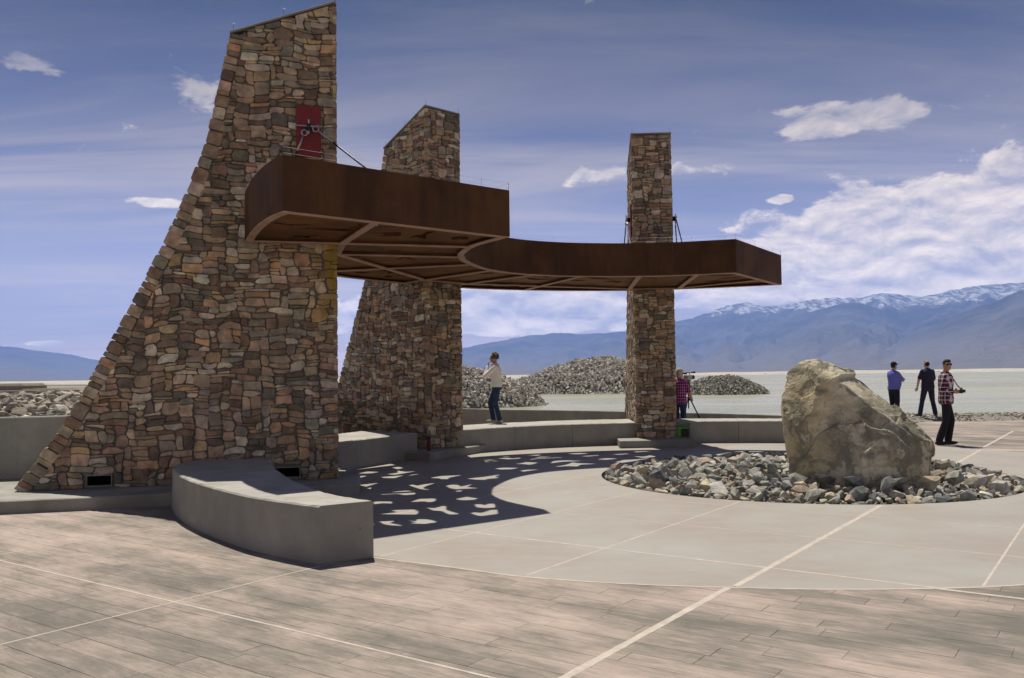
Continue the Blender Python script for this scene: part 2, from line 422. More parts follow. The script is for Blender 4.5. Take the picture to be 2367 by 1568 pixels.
# standing boulder
m, t, b = material('boulder', .92, .2); p = t.new('ShaderNodeTexCoord', out=None).outputs['Object']
n1 = t.noise(p, 1.7, 7, .62, dist=.6); n2 = t.noise(p, 6.5, 7, .66); n3 = t.noise(p, 30, 6, .7); n4 = t.noise(t.vmath('ADD', p, (4, 2, 7)), 2.6, 6, .6, dist=.8)
bx = t.sep(p)[0]
c = t.ramp(t.lin(n1, .38, .62), [(0, (.17, .165, .14)), (.35, (.30, .28, .22)), (.55, (.42, .375, .29)), (.8, (.53, .475, .37)), (1, (.62, .57, .47))])
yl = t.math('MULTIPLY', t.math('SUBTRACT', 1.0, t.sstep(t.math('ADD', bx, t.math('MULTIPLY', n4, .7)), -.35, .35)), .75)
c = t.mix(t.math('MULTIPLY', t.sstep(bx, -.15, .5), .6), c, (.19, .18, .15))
c = t.mix(t.math('MULTIPLY', t.sstep(t.sep(p)[2], 1.25, 1.55), .6), c, (.62, .58, .49))  # sunlit top put into the colour: cream towards the crest
c = t.mix(t.math('MULTIPLY', yl, .8), c, t.mix(t.sstep(n2, .35, .68), (.34, .275, .155), (.58, .48, .30)))
c = t.mix(t.math('MULTIPLY', t.sstep(n4, .58, .66), .45), c, (.34, .24, .15))
c = t.mix(t.math('MULTIPLY', t.sstep(n2, .56, .68), .7), c, (.12, .12, .105))
c = t.mix(t.math('MULTIPLY', t.sstep(n3, .52, .68), .45), c, (.54, .50, .42))
c = t.mix(t.math('MULTIPLY', t.sstep(t.noise(p, 55, 5, .7), .54, .7), .5), c, (.12, .115, .10))
dk = t.noise(t.vmath('ADD', p, (1.7, 5.2, 3.3)), 2.3, 8, .66, dist=.5); pl2 = t.noise(t.vmath('ADD', p, (8.1, 2.2, .7)), 2.9, 8, .66, dist=.4)
c = t.mix(t.math('MULTIPLY', t.sstep(dk, .47, .56), .80), c, (.145, .137, .112))
c = t.mix(t.math('MULTIPLY', t.sstep(pl2, .54, .62), .65), c, (.56, .52, .44))
vw = t.vmath('ADD', t.vmath('MULTIPLY', p, (1.0, 1.0, .7)), t.vmath('SCALE', t.noise(p, 3.0, 4, .6, out=1), scale=.5))
ck = t.new('ShaderNodeTexVoronoi', {'Vector': vw, 'Scale': 2.6}, 0, feature='DISTANCE_TO_EDGE')
crack = t.math('MULTIPLY', t.sstep(ck, .03, .0), t.sstep(t.noise(p, 2.2, 3), .54, .66))
c = t.mix(t.math('MULTIPLY', crack, .7), c, (.07, .065, .055))
t.put(b.inputs['Base Color'], t.mix(1.0, c, (1.26, 1.28, 1.20), 'MULTIPLY'))
n2 = t.math('SUBTRACT', n2, t.math('MULTIPLY', crack, .5))
t.put(b.inputs['Normal'], t.bump(t.math('ADD', t.math('MULTIPLY', n2, .35), t.math('MULTIPLY', n3, 1.1)), 1.0, .022))
# water, ground, mountains
m, t, b = material('water', .30, .28); p = t.pos()
n = t.noise(t.vmath('MULTIPLY', p, (.5, 1.6, 1)), 2.2, 5, .6); n2 = t.noise(t.vmath('MULTIPLY', p, (.02, .12, 1)), 1.0, 4, .6)
t.put(b.inputs['Base Color'], t.mix(t.sstep(n2, .35, .65), (.29, .30, .22), (.37, .372, .28)))
t.put(b.inputs['Roughness'], t.lin(t.noise(t.vmath('MULTIPLY', p, (.01, .09, 1)), 1.0, 5, .65), .3, .7, .20, .38))
t.put(b.inputs['Normal'], t.bump(n, .35, .05))
m, t, b = material('ground', .95, .1); p = t.pos()
n = t.noise(t.vmath('MULTIPLY', p, (.004, .02, 1)), 1.0, 7, .65); n2 = t.noise(p, .35, 6, .7)
c = t.mix(t.sstep(n, .35, .65), (.19, .165, .125), (.36, .33, .27)); c = t.mix(t.math('MULTIPLY', t.sstep(n2, .5, .7), .4), c, (.12, .11, .08))
t.put(b.inputs['Base Color'], c)
m, t, b = material('shore', .95, .1); p = t.pos(); n = t.noise(p, .06, 6, .7)
t.put(b.inputs['Base Color'], t.mix(t.sstep(n, .35, .65), (.40, .375, .32), (.52, .49, .43)))
m, t, b = material('gravel_base', .95, .1); p = t.pos()
t.put(b.inputs['Base Color'], t.mix(t.noise(p, 18, 5, .7), (.10, .10, .09), (.36, .34, .30)))
m, t, b = material('mountain', .95, .05); p = t.pos()
nrm = t.sep(t.new('ShaderNodeNewGeometry', out=1))[2]; mz = t.sep(p)[2]
n = t.noise(p, .0011, 8, .68); n2 = t.noise(p, .006, 6, .7)
c = t.mix(t.sstep(n, .36, .64), (.075, .075, .065), (.20, .185, .16))
c = t.mix(t.sstep(mz, 500, 60), c, t.mix(n2, (.20, .185, .16), (.28, .255, .215)))
n2 = t.noise(t.vmath('MULTIPLY', p, (1.0, .22, .15)), .0085, 7, .72)
sn = t.math('ADD', t.math('ADD', t.lin(mz, 600, 1250, -.60, .66), t.math('MULTIPLY', n2, .75)), t.math('MULTIPLY', t.math('SUBTRACT', n, .5), 1.5))
sn = t.math('MULTIPLY', t.sstep(sn, .42, .52), t.sstep(t.noise(t.vmath('MULTIPLY', p, (1.0, .3, .12)), .013, 6, .7), .44, .58))
t.put(b.inputs['Base Color'], t.mix(t.math('MULTIPLY', sn, .95), c, (.88, .89, .92)))
t.put(b.inputs['Normal'], t.bump(t.math('ADD', n2, t.math('MULTIPLY', t.noise(p, .004, 7, .7), 1.0)), 1.0, 70.0))
# people
simple('skin', (.42, .25, .17), .6, var=.08, scale=20, bump=.05)
simple('hair_dark', (.012, .010, .009), .6, var=.3, scale=60, bump=.6)
simple('hair_brown', (.10, .06, .03), .7, var=.6, scale=50, bump=.8)
simple('hair_pale', (.42, .38, .31), .8, var=.35, scale=40, bump=.6)
simple('cloth_white', (.78, .76, .73), .9, var=.06, bump=.3)
simple('cloth_navy', (.020, .022, .042), .9, var=.15, bump=.3)
simple('cloth_black', (.012, .012, .016), .9, var=.15, bump=.3)
simple('cloth_blue', (.12, .135, .45), .9, var=.08, bump=.3)
simple('denim', (.025, .045, .10), .9, var=.35, scale=7, bump=.3)
simple('shoe_dark', (.018, .016, .015), .6, var=.2, bump=.1)
simple('shoe_pale', (.38, .36, .32), .8, var=.5, scale=30, bump=.2)
simple('lip', (.30, .11, .09), .5, var=.05, bump=0)
simple('bag_green', (.10, .36, .03), .7, var=.1, bump=.2)
simple('bag_grey', (.16, .17, .20), .8, var=.1, bump=.2)
simple('bottle_red', (.085, .008, .012), .35, var=.1, bump=0)
def plaid(name, base, dark, light, k):
    m, t, b = material(name, .9, .15); p = t.new('ShaderNodeTexCoord', out=None).outputs['Object']; x, y, z = t.sep(p)
    def band(v, ph, wd):
        fr = t.math('FRACT', t.math('ADD', t.math('MULTIPLY', v, k), ph)); return t.math('LESS_THAN', fr, wd)
    h = t.math('ADD', x, t.math('MULTIPLY', y, 1.0))
    c = t.mix(t.math('MULTIPLY', band(h, 0, .42), .75), (*base, 1), (*dark, 1)); c = t.mix(t.math('MULTIPLY', band(z, .1, .42), .6), c, (*dark, 1))
    c = t.mix(t.math('MULTIPLY', band(h, .3, .16), .75), c, (*light, 1)); c = t.mix(t.math('MULTIPLY', band(z, .45, .16), .7), c, (*light, 1))
    t.put(b.inputs['Base Color'], c)
plaid('plaid_red', (.16, .022, .045), (.022, .018, .05), (.60, .58, .60), 11.0)
plaid('plaid_pink', (.30, .02, .17), (.07, .008, .08), (.55, .28, .48), 14.0)

# ================================================================== SETTING
def flat(name, pts, z, mat):
    return link(name, mesh(name, [(p[0], p[1], z) for p in pts], [tuple(range(len(pts)))]), mat)
g = flat('ground', [(-30000, -3000), (30000, -3000), (30000, 40000), (-30000, 40000)], -.70, MATS['ground'])
tag(g, 'flat dry valley floor reaching to the mountains', kind='structure')
LAKE = [(-4.6, 21.5), (-12, 30), (-26, 60), (-50, 130), (-150, 420), (-420, 700), (0, 900), (600, 820), (900, 400), (300, 60), (90, 36), (40, 30.4), (16, 30.4), (7.6, 30.2), (7.4, 22.6)]
lk = flat('lake', LAKE, -.40, MATS['water']); tag(lk, 'pale murky lake behind the plaza', 'lake', kind='structure')
# far bank: a low pale dike along the far side of the lake
mb = MB(); far = catmull([(-460, 715), (-150, 850), (0, 905), (300, 880), (600, 825), (1100, 700)], 60)
rng = random.Random(3)
for i, p in enumerate(far):
    h = 2.6 + rng.uniform(-.25, .35)
    d = Vector((p.x, p.y, 0)).normalized()
    mb.v += [tuple(Vector((p.x, p.y, -.6)) - d * 16), tuple(Vector((p.x, p.y, h * .35)) - d * 4), tuple(Vector((p.x, p.y, h)) + d * 60), tuple(Vector((p.x, p.y, -.9)) + d * 260)]
    if i:
        o = (i - 1) * 4
        for k in range(3): mb.f.append((o + k, o + 4 + k, o + 5 + k, o + 1 + k))
tag(mb.build('far_shore', MATS['shore'], smooth=True), 'pale low bank on the far side of the lake', kind='structure')

# ---- mountains: height fields whose crests follow the skyline
def fbm(x, y, o=5, s=0.0): return mnoise.fractal(Vector((x, y, s)), 1.0, 2.0, o, noise_basis='PERLIN_ORIGINAL')
def ridged(x, y, o=6, s=0.0): return mnoise.ridged_multi_fractal(Vector((x, y, s)), 1.0, 2.1, o, 1.0, 2.0, noise_basis='PERLIN_ORIGINAL')
def mountain(name, label, D0, D1, sky_pts, seed, rough=1.0, nx=520, ny=90, back=1.35):
    sp = sorted((azel(x, y) for x, y in sky_pts)); A = np.array([q[0] for q in sp]); E_ = np.array([q[1] for q in sp])
    az = np.linspace(A[0], A[-1], nx); el = np.interp(az, A, E_)
    v = np.zeros((nx, ny, 3))
    for i in range(nx):
        H = D0 * math.tan(el[i]) / math.cos(0) + HC
        jag = 1 + .035 * rough * fbm(az[i] * 60, 1.3, 5, seed)
        for j in range(ny):
            q = j / (ny - 1) * 1.25
            d = D1 + (D0 - D1) * q
            x, y = d * math.sin(az[i]), d * math.cos(az[i])
            if q <= 1: prof = .10 * q + .90 * q ** 1.9
            else: prof = max(0, 1 - (q - 1) * 3.0)
            ca = az[i] * D0 / 1500 + .25 * fbm(x / 2200, y / 2200, 2, seed)
            rg = 1 - 2 * abs(fbm(ca, d / 7000, 3, seed)) * 1.5                       # spurs running down towards the valley
            rg2 = 1 - 2 * abs(fbm(ca * 2.7, d / 2600, 4, seed + 5)) * 1.5
            rg3 = fbm(x / 420, y / 420, 4, seed + 9)
            amp = (min(1, q * 1.6) * (1 - q) ** .55 if q < 1 else .0)
            h = H * jag * prof + H * rough * amp * (.20 * (rg - .45) + .10 * (rg2 - .45) + .05 * rg3) * min(1, q * 2.5)
            if q < 1: h = min(h, HC + d * math.tan(el[i]) * (.975 + .02 * q))     # the crest stays the skyline
            v[i, j] = (x, y, h - 2.0 if q > .01 else -12)
    idx = np.arange(nx * ny).reshape(nx, ny)
    f = np.stack([idx[:-1, :-1], idx[1:, :-1], idx[1:, 1:], idx[:-1, 1:]], -1).reshape(-1, 4)
    o = link(name, mesh(name, v.reshape(-1, 3), f.tolist(), smooth=True), MATS['mountain'])
    return tag(o, label, kind='structure')
S_main = [(900, 850), (1000, 818), (1075, 803), (1150, 788), (1205, 776), (1260, 772), (1295, 766), (1335, 772), (1400, 769), (1465, 763), (1520, 752), (1560, 743), (1600, 735), (1640, 720), (1680, 705),
          (1725, 697), (1765, 707), (1800, 707), (1840, 700), (1880, 690), (1905, 686), (1960, 686), (1990, 688), (2030, 676), (2080, 679), (2140, 683), (2180, 676), (2200, 668), (2240, 662), (2300, 655), (2367, 651), (2500, 655), (2700, 690), (3000, 760), (3300, 840)]
mountain('mountain_range', 'long blue mountain range with snow on its crest', 15000, 5200, S_main, 11.0)
S_near = [(1840, 862), (1900, 848), (1960, 832), (2030, 806), (2090, 780), (2150, 752), (2210, 728), (2280, 700), (2367, 668), (2450, 640), (2600, 650), (2800, 720), (3050, 850)]
mountain('mountain_spur', 'darker bare spur in front of the snowy range', 9500, 4200, S_near, 23.0, .8, 260, 70)
S_mid = [(1560, 848), (1640, 815), (1740, 775), (1830, 735), (1900, 712), (1950, 700), (1985, 698), (2030, 712), (2090, 738), (2150, 770), (2200, 800), (2260, 845)]
mountain('mountain_spur', 'dark middle spur below the snowy crest', 12300, 4800, S_mid, 5.0, .8, 220, 70)
S_left = [(-2600, 930), (-1500, 890), (-1000, 830), (-700, 790), (-400, 770), (-150, 782), (0, 798), (40, 802), (75, 808), (110, 813), (165, 819), (205, 829), (250, 836), (330, 842), (480, 852), (700, 868), (900, 874)]
mountain('mountain_range', 'low blue mountain range beyond the plain beside the sloping pier', 17000, 6500, S_left, 41.0, .8, 260, 70)

# ---- plaza
def ab(a, b_): return GA * a + GB * b_
def to_ab(p): v = Vector((p[0], p[1], 0)); return v.dot(GA), v.dot(GB)
BEDC, BEDR = Vector((4.48, 13.56, 0)), 3.10
bed_poly = [(BEDC.x + BEDR * math.cos(2 * math.pi * k / 96), BEDC.y + BEDR * math.sin(2 * math.pi * k / 96)) for k in range(96)]
inner_pts = [(-1.26, 7.79), (-.47, 7.31), (.05, 6.98), (.86, 6.69), (1.61, 6.54), (2.57, 6.43), (3.76, 6.50), (5.5, 6.95), (7.3, 8.1), (8.8, 9.9), (9.8, 12.3), (10.0, 14.8), (9.5, 17.3), (8.0, 19.4),
             (6.3, 20.3), (4.0, 20.7), (1.8, 20.2), (-.2, 19.2), (-1.9, 17.6), (-3.0, 15.5), (-3.3, 13.2), (-3.1, 10.9), (-2.3, 9.1), (-1.26, 7.79)]
circle_poly = [(p.x, p.y) for p in catmull(inner_pts, 150)[:-1]]
if area(circle_poly) < 0: circle_poly = circle_poly[::-1]
PLAZA = [(-16, -5), (26, -5), (26, 27.4), (7.5, 27.4), (7.3, 22.8), (-5.6, 22.8), (-6.2, 13.9), (-16, 13.9)]
ov, tr, _ = cdt([PLAZA, bed_poly], lambda c: pip(c, PLAZA) and not pip(c, bed_poly))
v, f = slabify(ov, tr, -.9, -.0032)
plaza = link('plaza', mesh('plaza', v, f), MATS['groove']); tag(plaza, 'paved plaza of stamped planks and smooth concrete slabs', kind='structure')
# stamped planks along GB; the widest-looking 300 are single parts, the rest one part
rng = random.Random(5)
planks = []
aa = -14.0
while aa < 40.0:
    wd = .178
    bb = -26 + rng.uniform(0, 1)
    while bb < 24:
        L = rng.choice((.42, .6, .75, .9, 1.1, 1.3)) * rng.uniform(.9, 1.15)
        c = ab(aa + wd / 2, bb + L / 2)
        e = .35
        if pip((c.x, c.y), PLAZA) and not (pip((c.x, c.y), circle_poly) and all(pip((ab(a_, b_).x, ab(a_, b_).y), circle_poly) for a_ in (aa, aa + wd) for b_ in (bb, bb + L))) \
           and not pip((c.x, c.y), bed_poly) and c.y > -4:
            planks.append((aa, bb, wd, L, c))
        bb += L
    aa += wd
def plank_vf(a0, b0, wd, L, z=0.0):
    gp = .0016; gq = .0012; ch = .0012; v = []
    for i, zz in ((0, -.02), (0, z - .001), (ch, z)):
        for a_, b_ in ((a0 + gp + i, b0 + gq + i), (a0 + gp + i, b0 + L - gq - i), (a0 + wd - gp - i, b0 + L - gq - i), (a0 + wd - gp - i, b0 + gq + i)):
            q = ab(a_, b_); v.append((q.x, q.y, zz))
    f = [(8, 11, 10, 9)]
    for r_ in (0, 4):
        for k in range(4): q = (k + 1) % 4; f.append((r_ + k, r_ + 4 + k, r_ + 4 + q, r_ + q))
    return v, f
def in_view(c, m=.02):
    z = c.y * math.cos(PITCH)
    return c.y > 2.8 and abs(c.x / c.y) < .60 + m
planks.sort(key=lambda q: (not in_view(q[4]), q[4].length / math.sqrt(q[2] * q[3])))
rest = MB()
for i, (a0, b0, wd, L, c) in enumerate(planks):
    v, f = plank_vf(a0, b0, wd, L, rng.uniform(-.0007, .0006)); cc = (rng.random(), rng.random(), rng.random())
    if i < 300: link('plank', mesh('plank', v, f, [cc] * len(v)), MATS['stamped'], plaza)
    else: rest.add(v, f, cc)
tag(rest.build('plank', MATS['stamped'], plaza), kind='stuff')
# smooth slabs inside the ring
a_lines = [5.53 - 1.523 + 1.523 * k for k in range(0, 14)]; b_lines = [-13.15 + 1.53 * k for k in range(0, 14)]
a_lines = [7.05 + 1.52 * k for k in range(-2, 11)]; b_lines = [-.93 + 1.53 * k for k in range(-8, 7)]
for a0, a1 in zip(a_lines, a_lines[1:]):
    for b0, b1 in zip(b_lines, b_lines[1:]):
        gp = .004
        cell = [(ab(x, y).x, ab(x, y).y) for x, y in ((a0 + gp, b0 + gp), (a1 - gp, b0 + gp), (a1 - gp, b1 - gp), (a0 + gp, b1 - gp))]
        if area(cell) < 0: cell = cell[::-1]
        cp = clip_convex(cell, circle_poly)
        if len(cp) < 3 or abs(area(cp)) < .01: continue
        ov, tr, _ = cdt([cp, bed_poly], lambda c: pip(c, cp) and not pip(c, bed_poly))
        if not tr: continue
        v, f = slabify(ov, tr, -.03, .0014)
        link('slab', mesh('slab', v, f), MATS['slab'], plaza)
# pale joint strips
def strip(pts, wd, z=.0019):
    P = [Vector(p) for p in pts]; v = []; f = []
    for i, p in enumerate(P):
        d = (P[min(i + 1, len(P) - 1)] - P[max(0, i - 1)]); d.z = 0; d.normalize(); n = Vector((-d.y, d.x, 0))
        k = wd * (1 + .12 * rng.uniform(-1, 1))
        v += [p + n * k / 2 + Vector((0, 0, -.02)), p + n * k / 2 + Vector((0, 0, z)), p - n * k / 2 + Vector((0, 0, z)), p - n * k / 2 + Vector((0, 0, -.02))]
    for i in range(len(P) - 1):
        for q in range(3): f.append((4 * i + q, 4 * i + q + 1, 4 * i + q + 5, 4 * i + q + 4))
    return link('joint_strip', mesh('joint_strip', v, f), MATS['joint'], plaza)
def grid_runs(fixed, along_a, lo, hi, test):
    run = []; out = []
    for k in range(int((hi - lo) / .08) + 1):
        s = lo + k * .08; p = ab(s, fixed) if along_a else ab(fixed, s)
        if test(p): run.append(p)
        else:
            if len(run) > 2: out.append(run)
            run = []
    if len(run) > 2: out.append(run)
    return out
inn = lambda p: pip((p.x, p.y), circle_poly) and not pip((p.x, p.y), bed_poly)
outs = lambda p: (not pip((p.x, p.y), circle_poly)) and pip((p.x, p.y), PLAZA)
for b_ in b_lines:
    wd = .05 if abs(b_ + 2.46) < .02 else .02
    for r_ in grid_runs(b_, True, 0, 26, inn): strip(r_, wd)
for i, a_ in enumerate(a_lines):
    wd = .032 if abs(a_ - 7.05) < .02 else .019
    for r_ in grid_runs(a_, False, -14, 12, inn): strip(r_, wd, .0023)
for b_, wd in ((-2.49, .055), (-5.68, .017), (-8.62, .018), (-11.6, .024), (3.7, .03), (6.7, .03)):
    for r_ in grid_runs(b_, True, -2, 26, outs): strip(r_, wd, .0011)
for a_, wd in ((3.73, .021), (7.03, .045), (.7, .024), (10.1, .03), (16.2, .03), (19.3, .03)):
    for r_ in grid_runs(a_, False, -14, 18, outs):
        if a_ > 9 and r_[0].x < -2: continue
        strip(r_, wd, .0015)
ring = [Vector((p[0], p[1], 0)) for p in circle_poly if p[1] < 12.5 or p[0] > 7]
k0 = next(i for i, p in enumerate(ring) if (ring[i] - ring[i - 1]).length > 1.0) if any((ring[i] - ring[i - 1]).length > 1.0 for i in range(1, len(ring))) else 0
strip(ring[k0:] + ring[:k0], .03, .0017)

# ================================================================== STONE PIERS
PAL = [((.46, .335, .215), 6), ((.38, .272, .18), 6), ((.52, .41, .275), 5), ((.31, .28, .205), 5), ((.19, .17, .13), 4), ((.29, .195, .13), 4), ((.66, .57, .43), 4), ((.52, .34, .18), 4), ((.41, .365, .28), 4), ((.23, .165, .115), 4)]
PALX = [c for c, k in PAL for _ in range(k)]
def stone_col(rng):
    c = rng.choice(PALX); k = rng.uniform(.85, 1.2); gm = sum(c) / 3; c = tuple(gm + (x - gm) * .84 for x in c); return tuple(min(.68, x * k * rng.uniform(.94, 1.06)) for x in c)
def pack(u0, u1, v0, v1, rng, holes=(), cw=.053, chh=.043):
    nu = max(2, round((u1 - u0) / cw)); nv = max(2, round((v1 - v0) / chh)); cw = (u1 - u0) / nu; chh = (v1 - v0) / nv
    occ = np.zeros((nu, nv), bool)
    for (a, b_, c, d) in holes:
        for i in range(nu):
            for j in range(nv):
                x, y = u0 + (i + .5) * cw, v0 + (j + .5) * chh
                if a < x < b_ and c < y < d: occ[i, j] = True
    JU = np.array([[rng.uniform(-.42, .42) * cw if 0 < i < nu else 0 for j in range(nv + 1)] for i in range(nu + 1)])
    JV = np.array([[rng.uniform(-.36, .36) * chh if 0 < j < nv else 0 for j in range(nv + 1)] for i in range(nu + 1)])
    opts = [(3, 1), (5, 2), (6, 2), (4, 2), (4, 4), (5, 2), (3, 1), (4, 2), (5, 3), (6, 1), (4, 1), (5, 1), (2, 1), (3, 2), (4, 2), (5, 2), (2, 2), (3, 2), (4, 2), (3, 3), (2, 3), (4, 3), (3, 4), (4, 4), (5, 1), (6, 2), (3, 1), (5, 2), (2, 1), (4, 1), (2, 4), (4, 2)]
    wrp = rng.uniform(0, 50)
    out = []
    def P(i, j):
        x, y = u0 + i * cw, v0 + j * chh; e = min(1, min(x - u0, u1 - x) / .15) * min(1, min(y - v0, v1 - y) / .15)
        q = Vector((x * 2.2 + wrp, y * 2.2, wrp))
        return (x + JU[i, j] + e * .05 * mnoise.noise(q), y + JV[i, j] + e * .075 * mnoise.noise(q + Vector((9, 5, 2))))
    for j in range(nv):
        for i in range(nu):
            if occ[i, j]: continue
            w_, h_ = rng.choice(opts); k = 0
            while k < w_ and i + k < nu and not occ[i + k, j]: k += 1
            if i + k < nu and not occ[min(i + k, nu - 1), j] and (i + k + 1 >= nu or occ[min(i + k + 1, nu - 1), j]): k += 1   # no slivers
            w_ = k; k = 0
            while k < h_ and j + k < nv and not occ[i:i + w_, j + k].any(): k += 1
            h_ = k; occ[i:i + w_, j:j + h_] = True
            pts = []
            cs = [(i, j), (i + w_, j), (i + w_, j + h_), (i, j + h_)]
            for q in range(4):
                p0, p1, p2 = Vector(P(*cs[q - 1])), Vector(P(*cs[q])), Vector(P(*cs[(q + 1) % 4]))
                big = rng.random() < .24
                c0 = min(.45, (rng.uniform(.5, 1.0) if big else rng.uniform(.16, .38)) * .06 / max(.02, (p0 - p1).length))
                c1 = min(.45, (rng.uniform(.5, 1.0) if big else rng.uniform(.16, .38)) * .06 / max(.02, (p2 - p1).length))
                pts += [tuple(p1.lerp(p0, c0)), tuple(p1.lerp(p2, c1))]
                di = (cs[(q + 1) % 4][0] - cs[q][0], cs[(q + 1) % 4][1] - cs[q][1]); ln = abs(di[0]) + abs(di[1])
                if ln >= 4:
                    m_ = ln // 2; pts.append(P(cs[q][0] + (m_ if di[0] > 0 else -m_ if di[0] < 0 else 0), cs[q][1] + (m_ if di[1] > 0 else -m_ if di[1] < 0 else 0)))
            out.append(pts)
    return out
def shrink(poly, g):
    cx = sum(p[0] for p in poly) / len(poly); cy = sum(p[1] for p in poly) / len(poly)
    hu = max(.01, max(abs(p[0] - cx) for p in poly)); hv = max(.01, max(abs(p[1] - cy) for p in poly))
    return [(cx + (p[0] - cx) * (1 - min(.4, g / hu)), cy + (p[1] - cy) * (1 - min(.4, g / hv))) for p in poly]
def stone_vf(poly, O, U, V, Nn, rng, deep=.012, d=None, gap=.0048):
    poly = shrink(poly, gap)
    if area(poly) < 0: poly = poly[::-1]
    if U.cross(V).dot(Nn) < 0: poly = poly[::-1]
    d = d or rng.uniform(.030, .052); tu, tv = rng.uniform(-.05, .05), rng.uniform(-.07, .07)
    cx = sum(p[0] for p in poly) / len(poly); cy = sum(p[1] for p in poly) / len(poly)
    in2 = shrink(poly, .0075); v = []; n = len(poly)
    for p in poly: v.append(O + U * p[0] + V * p[1] - Nn * deep)
    for p in poly: v.append(O + U * p[0] + V * p[1] + Nn * (d * .80 + (p[0] - cx) * tu + (p[1] - cy) * tv))
    for p in in2: v.append(O + U * p[0] + V * p[1] + Nn * (d + (p[0] - cx) * tu + (p[1] - cy) * tv + rng.uniform(-.003, .003)))
    f = []
    for r_ in (0, n):
        for k in range(n): q = (k + 1) % n; f.append((r_ + k, r_ + q, r_ + n + q, r_ + n + k))
    f.append(tuple(range(2 * n, 3 * n)))
    return v, f
TH = .92
SLOPE = [(4.20, .16), (3.54, 1.15), (3.09, 2.02), (2.52, 3.18), (2.13, 4.07), (1.82, 4.94), (1.65, 5.76), (1.52, 6.33), (1.49, 6.55)]
PTOP = (0.02, 7.14)
def slope_s(z): return float(np.interp(z, [q[1] for q in SLOPE], [q[0] for q in SLOPE]))
def top_z(s): return 6.55 + (1.49 - s) / 1.47 * .59
VX, VY, VZ = Vector((1, 0, 0)), Vector((0, 1, 0)), Vector((0, 0, 1))
